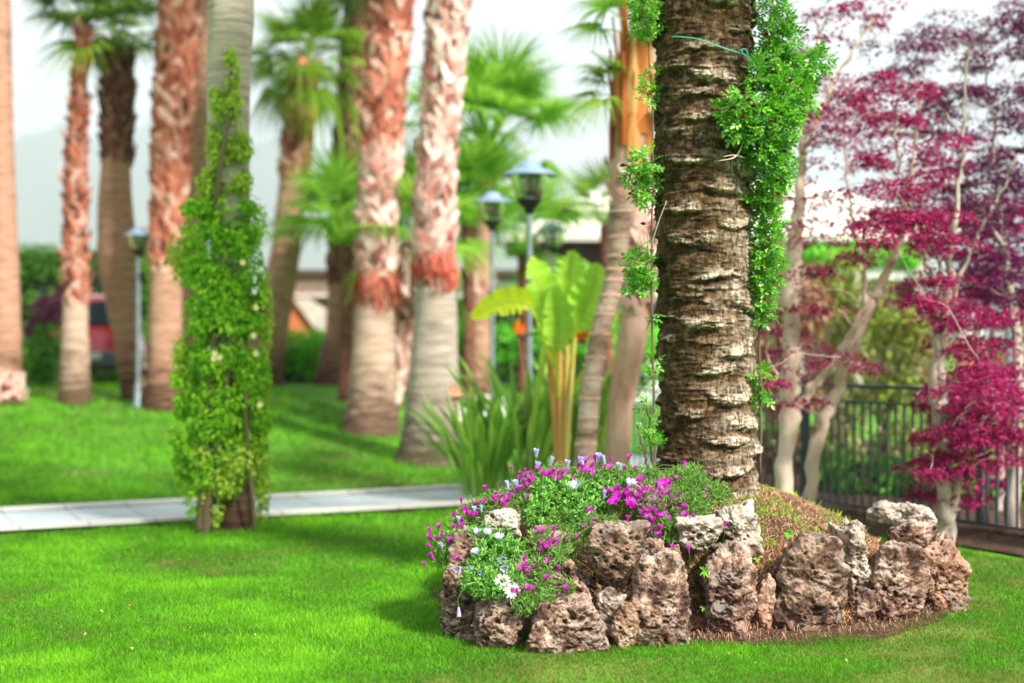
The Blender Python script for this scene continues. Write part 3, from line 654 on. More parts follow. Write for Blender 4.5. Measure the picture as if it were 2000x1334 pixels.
# low fan palms and young palms
def low_palm(label, px, py, Y, n, scale, key, h_px, seed, hi=0, lo=3.5):
    top = P(px, py, Y); bx, by = top[0], Y; zb = float(terrain(bx, by)); root = thing('fan_palm', label, 'fan palm', (bx, by, zb), 'low fan palms')
    m = MB(); c = spline([(bx, by, zb-.05), (bx+.03, by, (zb+top[2])/2), top], 14); m.tube(c, np.linspace(.10, .08, 14), 12); m.build('trunk', M['fibre'], root, smooth=True)
    crown(root, top, n, scale, key, hi, lo, seed=seed); return root
low_palm('pale green fan palm in front of the dark shaggy palm', 672, 480, 21.5, 14, .85, 'b', 0, 21)
low_palm('tall green fan palm seen between the two stout palms', 798, 500, 23, 18, 1.25, 'b', 0, 22, 0, 3)
low_palm('yellow-green fan palm spreading beside the grey-ringed palm', 912, 440, 20.5, 16, .8, 'b', 0, 23, 0, 2.6)
low_palm('small fan palm with stiff leaves below the cream roof', 1182, 440, 21, 14, .55, 'g', 0, 24)
low_palm('leafy fan palm behind the lamps above the dark eaves', 1020, 500, 23.5, 14, .9, 'b', 0, 25)

# ================================================================== LAMPS
def lamp(label, px, py_top, brim_px, Y, base=None, body='lamp_metal'):
    s = brim_px/2*Y/FPX/.23; top = P(px, py_top, Y); gx, gy = top[0], Y; zb = float(terrain(gx, gy)) if base is None else base
    root = thing('street_lamp', label, 'street lamp', (gx, gy, zb), 'garden lamps')
    zt = top[2]; q = (gx, gy)
    m = MB(); m.lathe([(0,0),(.035,-.004),(.07,-.016),(.095,-.045),(.10,-.06),(.115,-.068),(.16,-.085),(.225,-.118),(.23,-.124),(.22,-.126),(.10,-.105),(0,-.10)], (0,0,0), 36)
    for a in m.V: a *= s; a += np.array([gx, gy, zt])
    m.build('cap', M['lamp_cap'], root, smooth=True)
    m = MB(); m.lathe([(.150,-.115),(.146,-.15),(.125,-.24),(.088,-.325),(.084,-.325),(.121,-.24),(.142,-.15),(.146,-.115)], (0,0,0), 36)
    for a in m.V: a *= s; a += np.array([gx, gy, zt])
    m.build('glass_globe', M['glass'], root, smooth=True)
    m = MB(); m.lathe([(0,-.24),(.05,-.25),(.08,-.275),(.098,-.30),(.095,-.33),(.06,-.365),(.04,-.385),(.036,-.42),(0,-.42)], (0,0,0), 30)
    for k in range(4):
        a = k*math.pi/2+.4; m.tube([(.148*math.cos(a),.148*math.sin(a),-.12),(.125*math.cos(a),.125*math.sin(a),-.24),(.09*math.cos(a),.09*math.sin(a),-.32)], .005, 6)
    for a in m.V: a *= s; a += np.array([gx, gy, zt])
    m.build('holder', M['lamp_dark'], root, smooth=True)
    m = MB(); m.lathe([(0,-.10),(.02,-.11),(.028,-.15),(.045,-.18),(.045,-.21),(.02,-.25),(0,-.25)], (0,0,0), 20)
    for a in m.V: a *= s; a += np.array([gx, gy, zt])
    m.build('bulb', M['bulb'], root, smooth=True)
    m = MB(); L = zt-.41*s-zb; m.lathe([(.032,0),(.030,L)], (gx, gy, zb), 20); m.lathe([(.10,0),(.10,.02),(.06,.05),(.048,.30),(.036,.34)], (gx, gy, zb), 20)
    m.build('post', M[body], root, smooth=True)
    return root
lamp('tallest garden lamp with the widest cap, in front of the cream roof', 1034, 313, 114, 15.0)
lamp('garden lamp with a pale post, second in size, beside the tallest lamp', 961, 374, 84, 18.8)
lamp('farthest garden lamp low against the dark eaves', 1080, 434, 68, 23.5)
lamp('small lamp on a thin post in front of the pale bulging palm trunk', 270, 444, 62, yh(270, 795))

# ================================================================== BUILDINGS, HEDGES, CAR
bY = 31.0
root = thing('pavilion', 'long low white pavilion with a dark glazed front behind the hedge', 'building', (1.0, bY+2, float(terrain(1, bY))))
def bx(name, mat, px0, py0, px1, py1, Y, dep, par, bev=.02):
    a = P(px0, py0, Y); b = P(px1, py1, Y); m = MB()
    m.box(((a[0]+b[0])/2, Y+dep/2, (a[2]+b[2])/2), (abs(b[0]-a[0])/2, dep/2, abs(a[2]-b[2])/2))
    o = m.build(name, mat, par)
    if bev: md = o.modifiers.new('b', 'BEVEL'); md.width = bev; md.segments = 2
    return o
bx('roof', M['dark_wood'], 515, 526, 1300, 540, bY-.6, 7, root)
bx('fascia', M['white_wall'], 548, 546, 1290, 580, bY-.3, .3, root)
bx('wall', M['shade_wall'], 560, 581, 700, 775, bY+1.3, .3, root)
bx('window', M['dark_glass'], 702, 583, 1290, 700, bY+1.2, .2, root)
bx('sill_wall', M['white_wall'], 702, 702, 1290, 790, bY+1.1, .3, root)
for px in (760, 850, 940, 1045, 1150, 1240): bx('mullion', M['car_dark'], px-3, 583, px+3, 700, bY+1.12, .06, root, 0)
# brick-red gable with a beige sloping wing wall
a = [P(x, y, bY-1.4) for x, y in ((470,780),(720,780),(572,585),(540,572),(470,640))]
def prism(name, mat, poly, dep, par):
    m = MB(); n = len(poly); V = [tuple(p) for p in poly]+[(p[0], p[1]+dep, p[2]) for p in poly]
    m.add(V, [tuple(range(n)), tuple(range(n, 2*n))[::-1]]+[(i, n+i, n+(i+1) % n, (i+1) % n) for i in range(n)]); return m.build(name, mat, par)
g1 = thing('brick_outbuilding', 'brick-red gable beside the leaning palm, above the low hedge', 'building', (a[1][0], bY-1.4, float(terrain(a[1][0], bY))))
prism('wall', M['terracotta'], a[::-1], 1.1, g1)
prism('ramp_wall', M['shade_wall'], [P(x, y, bY-1.5) for x, y in ((720,780),(768,780),(768,690),(600,582),(572,585))], .25, g1)
# cream roofed hall farther back
hY = 36.0
root = thing('roofed_hall', 'hall with a broad cream hipped roof behind the lamps and maples', 'building', (8, hY+4, 0))
def hip(name, mat, x0, x1, y0, y1, ze, zr, par, inset=3.2):
    m = MB(); ym = (y0+y1)/2; V = [(x0,y0,ze),(x1,y0,ze),(x1,y1,ze),(x0,y1,ze),(x0+inset,ym,zr),(x1-inset,ym,zr),(x0,y0,ze-.18),(x1,y0,ze-.18),(x1,y1,ze-.18),(x0,y1,ze-.18)]
    m.add(V, [(0,1,5,4),(2,3,4,5),(1,2,5),(3,0,4),(6,9,8,7),(0,6,7,1),(1,7,8,2),(2,8,9,3),(3,9,6,0)]); return m.build(name, mat, par)
e = P(985, 447, hY); f = P(1900, 470, hY)
hip('roof', M['cream_roof'], e[0], f[0], hY, hY+8, 4.25, 6.0, root)
m = MB(); m.box(((e[0]+f[0])/2, hY+4.2, 2.0), ((f[0]-e[0])/2-.9, 3.4, 2.05)); m.build('wall', M['dark_wood'], root)
for i in range(7):
    x = e[0]+1.2+i*(f[0]-e[0]-2.4)/6; m = MB(); m.box((x, hY+.55, 2.0), (.12, .12, 2.06)); m.build('post', M['shade_wall'], root)
m = MB(); q = P(1100, 520, hY); m.box(((e[0]+f[0])/2, hY+.7, q[2]-.15), ((f[0]-e[0])/2-1.0, .05, .15)); m.build('beam', M['white_wall'], root)
# salmon gate pier with a white top, and white wall
gp = thing('gate_pier', 'salmon-pink pier with a white top seen between the maple stems', 'pier', (P(1893, 700, 20)[0], 20, 0))
bx('shaft', M['peach'], 1878, 660, 1914, 740, 20, .3, gp); bx('cap', M['white_wall'], 1874, 612, 1918, 659, 19.98, .34, gp)
bx('base', M['peach'], 1872, 741, 1920, 1000, 19.97, .36, gp)
wl_ = thing('garden_wall', 'low white wall behind the bird of paradise plants', 'wall', (P(900, 780, 19.5)[0], 19.5, 0))
bx('wall_body', M['white_wall'], 884, 783, 985, 880, 19.5, .2, wl_); bx('coping', M['path_edge'], 880, 773, 989, 782.5, 19.46, .28, wl_)
pl = thing('sign_post', 'grey square metal post between the branches of the rightmost maple', 'post', (P(1970, 600, 15)[0], 15, 0))
bx('pole', M['lamp_metal'], 1966, 584, 1979, 1000, 15, .07, pl); bx('plate', M['lamp_metal'], 1962, 578, 1983, 584, 14.98, .11, pl)

def hedge(label, x0, x1, y0, y1, z1, mat, n, leaf, group='hedges', z0=None, bump=.25):
    cx, cy_ = (x0+x1)/2, (y0+y1)/2; zb = float(terrain(cx, cy_)) if z0 is None else z0
    root = thing('hedge', label, 'hedge', (cx, cy_, zb), group)
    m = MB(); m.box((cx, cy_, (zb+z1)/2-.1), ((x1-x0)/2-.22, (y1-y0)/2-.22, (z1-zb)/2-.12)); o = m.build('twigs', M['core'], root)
    bl = []; nx = max(3, int((x1-x0)/.7))
    g = np.random.default_rng(int(abs(x0*10)))
    for i in range(nx):
        for k in range(max(2, int((z1-zb)/.6))):
            bl.append((x0+(i+.5)*(x1-x0)/nx+g.uniform(-.1,.1), g.uniform(y0+.2, cy_), zb+.25+(k+.3)*(z1-zb-.3)/max(2, int((z1-zb)/.6))+g.uniform(-.1,.1)*bump*4, .55+g.uniform(0,.15), .35, .45))
        bl.append((x0+(i+.5)*(x1-x0)/nx, cy_, z1-.35+g.uniform(-bump, bump), .55, (y1-y0)/2, .35))
    foliage('foliage', root, bl, n, leaf, mat, hollow=.25, gap=(2.2, -.55)); return root
hedge('tall dark hedge behind the red car', P(-160,0,29)[0], P(318,0,29)[0], 29, 30.4, 3.6, M['hedge'], 15000, .13)
hedge('low bright green hedge below the brick-red gable', P(515,0,25.5)[0], P(660,0,25.5)[0], 25.5, 26.6, 1.62, M['hedge_bright'], 5500, .11, bump=.12)
hedge('green hedge behind the lamp posts under the dark windows', P(875,0,25)[0], P(1290,0,25)[0], 25, 26.2, 1.85, M['hedge_bright'], 9000, .11, bump=.15)

def shrub(name, label, cat, blobs, n, leaf, mat, group=None, stem=True, tmpl=LEAF4, gap=None, droop=.3, hollow=.35):
    B = np.array(blobs, float); cx, cy_ = B[:, 0].mean(), B[:, 1].mean(); zb = float(terrain(cx, cy_))
    root = thing(name, label, cat, (cx, cy_, zb), group)
    m = MB()
    for b in B[:12]:
        q = spline([(cx+.05*rng.normal(), cy_, zb-.02), ((cx+b[0])/2+.05*rng.normal(), cy_, zb+(b[2]-zb)*.55), tuple(b[:3])], 6); m.tube(q, np.linspace(.022, .008, 6), 5)
    m.build('stems', M['twig'], root)
    foliage('foliage', root, blobs, n, leaf, mat, tmpl=tmpl, gap=gap, droop=droop, hollow=hollow); return root
def pb(px, py, Y, rx, ry, rd=None):
    c = P(px, py, Y); k = Y/FPX; return (c[0], c[1], c[2], rx*k, (rd or rx)*k, ry*k)
shrub('purple_bush', 'purple-leaved bush in front of the red car', 'bush', [pb(92,605,23.2,30,30),pb(70,645,23.2,18,26),pb(125,585,23.4,22,18)], 1500, .10, M['purple_bush'])
shrub('shrub', 'dark leafy shrub at the foot of the tall hedge beside the red car', 'bush', [pb(95,680,23.0,38,55),pb(70,720,23.0,25,45)], 1500, .10, M['hedge'])
shrub('shrub', 'thin yellow-green shrub behind the small lamp', 'bush', [pb(300,540,22.8,32,70),pb(300,620,22.8,26,60),pb(352,470,22.8,25,50)], 1800, .10, M['vine'], gap=(2.5, -.1))
shrub('shrub', 'twiggy yellow-leaved shrub at the end of the low hedge', 'bush', [pb(525,650,25,30,22),pb(560,655,25,22,14)], 400, .09, M['vine_light'])
# vegetation beyond the fence
g = np.random.default_rng(11)
for i, (lb, mt, px, Y, lst) in enumerate([
    ('reddish-brown shrub beyond the fence directly behind the forked maple', 'tan', 1540, 16.5, [(1520,520,45,60),(1570,600,50,70),(1520,700,45,70),(1560,800,50,80),(1500,900,40,80)]),
    ('dark olive shrub beyond the fence between the two maples', 'olive', 1640, 17, [(1630,540,60,60),(1660,640,60,80),(1650,760,60,80),(1640,880,70,90)]),
    ('yellow-green drooping shrub beyond the fence between the two maples', 'olive', 1730, 16, [(1710,600,55,60),(1760,650,60,70),(1740,760,65,80),(1760,880,60,90),(1700,950,60,60)]),
    ('tan dry shrub beyond the fence beside the salmon pier', 'tan', 1830, 17, [(1800,640,45,60),(1840,720,50,70),(1820,860,60,80),(1860,960,50,60)]),
    ('yellow-green shrub beyond the fence below the metal post', 'olive', 1950, 17, [(1940,700,55,55),(1980,800,60,80),(1940,920,60,80),(2030,700,50,80),(2040,880,60,90)]),
    ('dark green shrub beyond the fence next to the date palm trunk', 'hedge', 1500, 17.5, [(1480,620,40,60),(1500,740,50,80),(1600,900,60,80),(1480,860,40,70)]),
    ('low dark green shrub hugging the ground right behind the fence between the maples', 'hedge', 1680, 14.6, [(1600,900,50,45),(1680,920,50,50),(1760,930,55,50),(1640,960,60,40),(1730,975,60,40)]),
    ('low dark shrub hugging the ground behind the fence beside the crimson maple', 'hedge', 1880, 14.2, [(1840,940,55,50),(1920,950,55,50),(1990,950,50,50),(1880,990,60,40)]),
    ('mid green shrub far behind the fence under the cream roof', 'hedge_bright', 1700, 20, [(1610,500,40,22),(1680,495,50,25),(1760,500,40,22)])]):
    Q = [pb(a+g.uniform(-6,6), b, Y+g.uniform(-.3,.6), c, d) for a, b, c, d in lst]
    shrub('shrub', lb, 'bush', Q, 2200 if mt != 'hedge' else 1700, .115, M[mt], 'shrubs beyond the fence', droop=1.6, gap=(3, -.25))

# red car seen from behind
def car(x, y, rz):
    zb = float(terrain(x, y)); root = thing('parked_car', 'red hatchback with a grey bumper parked behind the slim palm', 'car', (x, y, zb), rz=rz)
    L, W = 3.9, .84
    prof = [(-1.95,.32),(-1.98,.55),(-1.95,.90),(-1.86,1.02),(-1.62,1.48),(-1.35,1.56),(0,1.57),(.55,1.48),(1.15,1.02),(1.75,.92),(1.95,.72),(1.98,.45),(1.9,.30),(1.55,.26),(-1.5,.26)]
    def prof_mesh(mb, half, z_in=1.0, inset=.12):
        rows = []
        for k, u in enumerate((-1, -.93, -.6, 0, .6, .93, 1)):
            sh = (0 if abs(u) < .95 else .04); row = []
            for px_, pz_ in prof:
                tum = max(0, pz_-.95)/.62*inset*2
                row.append((px_*(1-sh)-(0 if px_ > 0 else -.05*abs(u)), u*(half-tum*abs(u)), .3+(pz_-.3)*(1-sh*.5)+.02*(1-u*u)*(pz_ > 1.4)))
            rows.append(row)
        n = len(prof); V = [v for r_ in rows for v in r_]
        F = [(i*n+j, i*n+(j+1) % n, (i+1)*n+(j+1) % n, (i+1)*n+j) for i in range(6) for j in range(n)]+[tuple(range(n))[::-1], tuple(6*n+j for j in range(n))]
        mb.add(V, F)
    m = MB(); prof_mesh(m, W); body = m.build('body', M['car_red'], root, smooth=True, loc=(0, 0, 0))
    md = body.modifiers.new('e', 'EDGE_SPLIT'); md.split_angle = R(50)
    def part(name, mat, V, F, th=.02):
        m = MB(); m.add(V, F); o = m.build(name, mat, root, loc=(0, 0, 0)); md = o.modifiers.new('s', 'SOLIDIFY'); md.thickness = th; md.offset = 0; return o
    part('rear_window', M['dark_glass'], [(-1.875,-.62,1.06),(-1.875,.62,1.06),(-1.655,.52,1.45),(-1.655,-.52,1.45)], [(0,1,2,3)], .03)
    part('windscreen', M['dark_glass'], [(1.14,-.62,1.06),(1.14,.62,1.06),(.60,.54,1.47),(.60,-.54,1.47)], [(0,3,2,1)], .03)
    for s in (-1, 1):
        part('side_window', M['dark_glass'], [(-1.5,s*.80,1.05),(-.15,s*.80,1.05),(-.15,s*.64,1.48),(-1.3,s*.64,1.46)], [(0,1,2,3)], .03)
        part('side_window', M['dark_glass'], [(-.05,s*.80,1.05),(.95,s*.80,1.05),(.45,s*.64,1.46),(-.05,s*.64,1.48)], [(0,1,2,3)], .03)
        part('tail_light', M['tail'], [(-1.96,s*.60,.80),(-1.96,s*.80,.80),(-1.86,s*.78,1.04),(-1.88,s*.62,1.04)], [(0,1,2,3)], .05)
    m = MB(); m.box((-1.97, 0, .46), (.07, .80, .13)); b = m.build('bumper', M['car_grey'], root, loc=(0, 0, 0)); md = b.modifiers.new('b', 'BEVEL'); md.width = .05; md.segments = 3
    m = MB(); m.box((-2.045, 0, .52), (.008, .26, .055)); m.build('number_plate', M['white_wall'], root, loc=(0, 0, 0))
    for sx in (-1.22, 1.22):
        for s in (-1, 1):
            m = MB(); m.lathe([(.16,-.09),(.29,-.10),(.315,-.06),(.315,.06),(.29,.10),(.16,.09)], (0,0,0), 28); w = m.build('wheel', M['tyre'], root, smooth=True, loc=(sx, s*.76, .315)); w.rotation_euler = (R(90), 0, 0)
            m = MB(); m.lathe([(0,.05),(.05,.07),(.15,.06),(.19,.095),(.19,-.095),(.15,-.06),(0,-.05)], (0,0,0), 20); rm = m.build('rim', M['rim'], w, smooth=True, loc=(0, 0, 0))
    return root
car(P(140, 0, 24.5)[0], 26.1, R(100))

# ================================================================== FENCE
def fence():
    def fx_(Y): return 3.87-.59*(Y-11.2)
    A = np.array([fx_(9.6), 9.6]); B = np.array([fx_(16.2), 16.2]); L = np.linalg.norm(B-A); d = (B-A)/L
    root = thing('metal_fence', 'grey-green metal railing fence with beige knobs behind the maples', 'fence', (A[0], A[1], 0))
    def pt(s, z): return (A[0]+d[0]*s, A[1]+d[1]*s, z)
    ang = math.atan2(d[1], d[0]); c, s_ = math.cos(ang), math.sin(ang); Rm = [[c, -s_, 0], [s_, c, 0], [0, 0, 1]]
    for z, h, w in ((1.175, .016, .028), (1.035, .010, .014), (.115, .010, .014)):
        m = MB(); m.box(pt(L/2, z), (L/2, w, h), Rm); o = m.build('rail', M['fence'], root); md = o.modifiers.new('b', 'BEVEL'); md.width = .004
    m = MB(); m.box((0, 0, .575), (.009, .009, .46)); bar = m.mesh('bar', M['fence'])
    m = MB(); m.lathe([(.010,-.034),(.022,-.02),(.026,0),(.022,.02),(.010,.034)], (0,0,0), 12); kn = m.mesh('knob', M['knob'])
    n = int(L/.0985)
    for i in range(n):
        p = pt((i+.5)*.0985, 0); o = link('bar', bar, root, loc=(p[0]-A[0], p[1]-A[1], 0)); o.rotation_euler = (0, 0, ang)
        if i % 2 == 0: link('knob', kn, o, loc=(0, 0, .80 if i % 4 == 0 else .60))
    for s in np.arange(.04, L, 2.05):
        m = MB(); m.box(pt(s, .60), (.024, .024, .60), Rm); m.lathe([(0,.03),(.028,.012),(.034,0),(0,0)], pt(s, 1.2), 10); m.build('post', M['fence'], root)
    # low kerb under the fence, dark soil bed in front
    m = MB(); nrm = np.array([d[1], -d[0]]); 
    kb = thing('kerb_wall', 'low dark stone kerb along the foot of the metal fence', 'kerb', (A[0], A[1], 0))
    m.box(pt(L/2, .03), (L/2+.3, .09, .07), Rm); o = m.build('kerb_stone', M['rock_dark'], kb); md = o.modifiers.new('b', 'BEVEL'); md.width = .015
    m = MB(); V = []; ks = np.linspace(-1, L, 30)
    for k in ks:
        for t in (0.0, .25, .5, .7): q = np.array(pt(k, 0))[:2]-nrm*(-1)*0; w = .62+.06*math.sin(k*3.1); V.append((q[0]-abs(nrm[0])*t*w/.7, q[1]-abs(nrm[1])*t*w/.7, .02+.05*(1-t/.7)))
    F = [(i*4+j, i*4+j+1, (i+1)*4+j+1, (i+1)*4+j) for i in range(29) for j in range(3)]; m.add(V, F)
    tag(m.build('soil_bed', M['soil']), kind='structure')
    # dark ground behind
    m = MB(); V = [(*(np.array([A[0], A[1]])+d*k+np.array([t, t*.6])), .012) for k in (-2, L+3) for t in (0, 6)]; m.add(V, [(0,1,3,2)]); tag(m.build('soil_bed', M['soil']), kind='structure')
fence()

# ================================================================== MAPLES
def maple(label, Y, trunks, pads, nleaf, bark, leafm, seed, lsz=.052, dark=None, rest=None):
    """trunks: list of [(px,py,w_px), ...] polylines from the root up; pads: (px, py, rx, ry, dY)"""
    g = np.random.default_rng(seed); t0 = trunks[0][0]; b = P(t0[0], t0[1], Y); root = thing('maple_tree', label, 'maple tree', (b[0], b[1], 0), 'red-leaved maples by the fence')
    nodes = []; m = MB()
    for ti, tr in enumerate(trunks):
        off = [q[3] if len(q) > 3 else 0 for q in tr]
        pts = [P(q[0], q[1], Y+off[i]) for i, q in enumerate(tr)]
        if ti == 0 or tr[0][1] > 930: pts[0][2] = -.04
        n = len(pts)*7; c = spline(pts, n); r = np.interp(np.linspace(0, 1, n), np.linspace(0, 1, len(tr)), [q[2]*.42*Y/FPX for q in tr])
        r = r*(1+.10*g.normal(size=n)); c[1:-1] += g.normal(0, .012, (n-2, 3)); m.tube(c, r, 10)
        nodes += [(c[i], r[i]) for i in range(2, n)]
    m.build('trunk', bark, root, smooth=True)
    NP = np.array([q[0] for q in nodes]); NR = np.array([q[1] for q in nodes])
    PD = []; m = MB()
    for (px, py, rx, ry, k) in pads:
        for _ in range(k):
            a = g.uniform(0, 6.28); q = math.sqrt(g.uniform()); dY = g.normal(0, .55)
            c = P(px+rx*q*math.cos(a), py+ry*q*math.sin(a), Y+dY); PD.append(c)
    PD = np.array(PD)
    # each pad hangs on a twig from the nearest lower trunk node or from a nearer earlier pad
    for i, c in enumerate(PD):
        D = np.linalg.norm(NP-c, axis=1)+1.2*np.maximum(0, NP[:, 2]-c[2]+.1); j = int(np.argmin(D)); s = NP[j]
        mid = (s+c)/2+np.array([0, 0, .10*np.linalg.norm(c-s)])+g.normal(0, .03, 3); q = spline([s, mid, c], 8); q[1:-1] += g.normal(0, .010, (6, 3))
        rr = min(NR[j]*.7, .011); m.tube(q, np.linspace(rr, .003, 8), 5, cap=False)
        NP = np.vstack([NP, q[4:7]]); NR = np.concatenate([NR, np.linspace(rr*.7, .005, 3)])
    m.build('branches', bark, root, smooth=True)
    # leaves: thin level pads of drooping stars
    per = nleaf//len(PD); idx = np.repeat(np.arange(len(PD)), per); N = len(idx)
    rad = g.uniform(.08, .26, len(PD))[idx]; a = g.uniform(0, 6.28, N); q = np.sqrt(g.uniform(0, 1, N))
    pos = PD[idx]+np.stack([np.cos(a)*rad*q*1.25, np.sin(a)*rad*q, g.normal(0, .020, N)-.12*rad*q*q*3], 1)
    nrm = np.stack([.7*np.cos(a)*q, .7*np.sin(a)*q, np.full(N, .8)], 1)+g.normal(0, .45, (N, 3)); spin = np.stack([np.cos(a), np.sin(a), np.full(N, -.7)], 1)+g.normal(0, .35, (N, 3))
    mb = MB(); mb.inst(*STAR, pos, frames(nrm, spin=spin), lsz*g.uniform(.6, 1.2, N), np.clip(g.normal(.5, .22, N), 0, 1))
    mb.build('foliage', leafm, root); return root
maple('forked maple with pale stems and thin crimson foliage beside the date palm', 11.6,
      [[(1532,960,46),(1538,840,42),(1545,700,38),(1545,540,40),(1560,420,28),(1566,300,18),(1578,180,12),(1600,60,8)],
       [(1552,800,26),(1600,745,22),(1646,680,19),(1690,585,14),(1680,500,10),(1660,400,7),(1650,300,5)],
       [(1572,960,30,.25),(1600,850,30,.25),(1640,755,28,.25),(1668,660,32,.2),(1712,570,28,.2),(1752,490,20,.1),(1765,400,14,0),(1790,280,9,0),(1800,150,6,0)],
       [(1548,530,18),(1520,440,12),(1530,330,8)], [(1566,300,14),(1610,200,9),(1660,110,6),(1720,20,5)]],
      [(1620,190,80,60,14),(1560,420,60,60,8),(1690,230,60,60,10),(1640,340,90,90,11),(1600,560,70,50,7),(1510,690,45,60,9),(1500,630,30,50,4),(1680,20,60,40,5),(1580,60,30,50,3),(1740,390,60,50,10),(1700,500,50,40,5),(1620,720,80,50,7),(1545,770,60,50,4),(1480,380,30,30,3)],
      8000, M['maple_bark'], M['maple'], 3, lsz=.035)
maple('dense crimson maple with slim grey stems in front of the fence', 10.9,
      [[(1846,1075,34),(1846,980,34),(1838,860,30),(1836,740,26),(1846,620,22),(1858,480,16),(1876,330,9),(1884,180,6),(1902,40,3)],
       [(1838,880,22),(1826,760,22),(1830,640,16),(1822,540,12),(1790,440,9),(1760,330,7),(1740,200,6)],
       [(1850,990,26),(1872,920,24),(1896,868,20),(1930,800,10),(1960,730,7)],
       [(1846,620,14),(1890,500,9),(1940,400,7),(1990,300,6)],[(1852,560,12),(1810,460,8),(1770,400,6)]],
      [(1870,700,60,60,10),(1890,800,80,60,26),(1840,880,60,50,14),(1950,860,50,60,10),(1930,770,60,70,14),(1820,560,60,50,9),(1810,440,80,40,13),(1900,620,60,60,12),(1780,300,90,80,12),(1760,170,60,70,8),(1830,960,60,40,5),(1730,440,50,30,6)],
      19000, M['maple_grey'], M['maple'], 4, lsz=.036)
maple('maple on the far side with a dark purple-red crown filling the upper corner', 11.9,
      [[(1975,1040,34,-.7),(1980,900,30,-.6),(1992,760,30,-.5),(1985,640,24,-.3),(1960,480,13),(1945,330,9),(1930,180,6),(1915,40,3)],
       [(1985,660,18),(2040,560,12),(2080,400,8),(2100,200,6)],[(1960,480,12),(1900,380,8),(1860,260,6)],[(2000,640,16),(2060,700,10)]],
      [(1930,450,80,60,26),(1980,560,60,60,22),(1900,330,90,70,20),(1980,340,60,70,18),(1900,180,90,60,18),(1960,60,70,60,18),(1850,60,50,60,7),(2060,300,60,220,26),(2050,620,60,90,14),(1860,520,70,40,14),(1960,700,50,40,8),(1800,100,50,50,6),(1730,120,60,60,6),(1820,240,60,60,8),(1990,200,40,60,10),(1990,30,30,40,8)],
      20000, M['maple_grey'], M['maple_dark'], 5, lsz=.034)
maple('bushy red maple low behind the metal post', 13.6,
      [[(1950,1010,26,-.5),(1960,880,22,-.3),(1950,740,16),(1930,600,10)],[(1960,880,12),(2010,760,9),(2030,640,6)]],
      [(1950,520,70,50,18),(1900,600,60,40,8),(2020,560,50,80,12),(1930,420,80,40,12),(1960,880,50,60,6),(2020,760,50,60,7),(1830,420,60,30,8)],
      5600, M['maple_grey'], M['maple'], 6, lsz=.055)

# ================================================================== BIRD OF PARADISE AND BANANA-LEAVED PLANT
def strap_leaf(mb, base, az, lean, H, W, L, var, bend=.5, mat=0, pet=.5):
    """one leaf: petiole from base then a folded blade of length L"""
    d = np.array([math.cos(az), math.sin(az), 0]); n = 12; t = np.linspace(0, 1, n); tot = H
    ang = lean+bend*t**2; dx = np.cumsum(np.sin(ang))*tot/n; dz = np.cumsum(np.cos(ang))*tot/n
    pts = np.array(base)+np.outer(dx, d)+np.outer(dz, [0, 0, 1]); s = np.array([-d[1], d[0], 0.])
    w = np.where(t < pet, .010, W*np.sin(np.clip((t-pet)/(1-pet), 0, 1)*math.pi)**.7+.004); w[-1] = .004
    V = []
    for i in range(n):
        tt = pts[min(i+1, n-1)]-pts[max(i-1, 0)]; tt /= np.linalg.norm(tt); nn = np.cross(tt, s); nn /= np.linalg.norm(nn)
        f = .45*w[i]
        V += [pts[i]-s*w[i]+nn*f*-1, pts[i]-s*w[i]*.5-nn*f*.35, pts[i], pts[i]+s*w[i]*.5-nn*f*.35, pts[i]+s*w[i]-nn*f]
    F = [(5*i+j, 5*i+j+1, 5*i+j+6, 5*i+j+5) for i in range(n-1) for j in range(4)]
    mb.add(V, F, var, mat)
def strelitzia(label, px, Y, n, H, seed, spread=.35):
    g = np.random.default_rng(seed); b = P(px, 0, Y); zb = float(terrain(b[0], Y)); root = thing('bird_of_paradise', label, 'flowering plant', (b[0], Y, zb), 'bird of paradise plants')
    mb = MB()
    for i in range(n):
        a = g.uniform(0, 6.28); r = g.uniform(0, spread*.6); q = (b[0]+r*math.cos(a), Y+r*math.sin(a), zb)
        strap_leaf(mb, q, a+g.normal(0, .5), g.uniform(.03, .42), H*g.uniform(.55, 1.1), g.uniform(.020, .046), 0, np.clip(g.normal(.45, .22), 0, 1), g.uniform(.1, .9), 0, g.uniform(.35, .55))
    mb.build('leaves', M['strap'], root, smooth=True); return root
sb = strelitzia('clump of strap leaves with a pale peach flower, nearest the lawn and path', 940, 13.7, 90, 1.1, 1)
sc = strelitzia('tall clump of dark strap leaves with an orange flower in front of the tallest lamp', 1030, 13.9, 85, 1.5, 2, .5)
sd_ = strelitzia('clump of strap leaves with an orange flower between the banana-leaved plant and ringed trunk', 1130, 14.1, 80, 1.5, 3, .4)
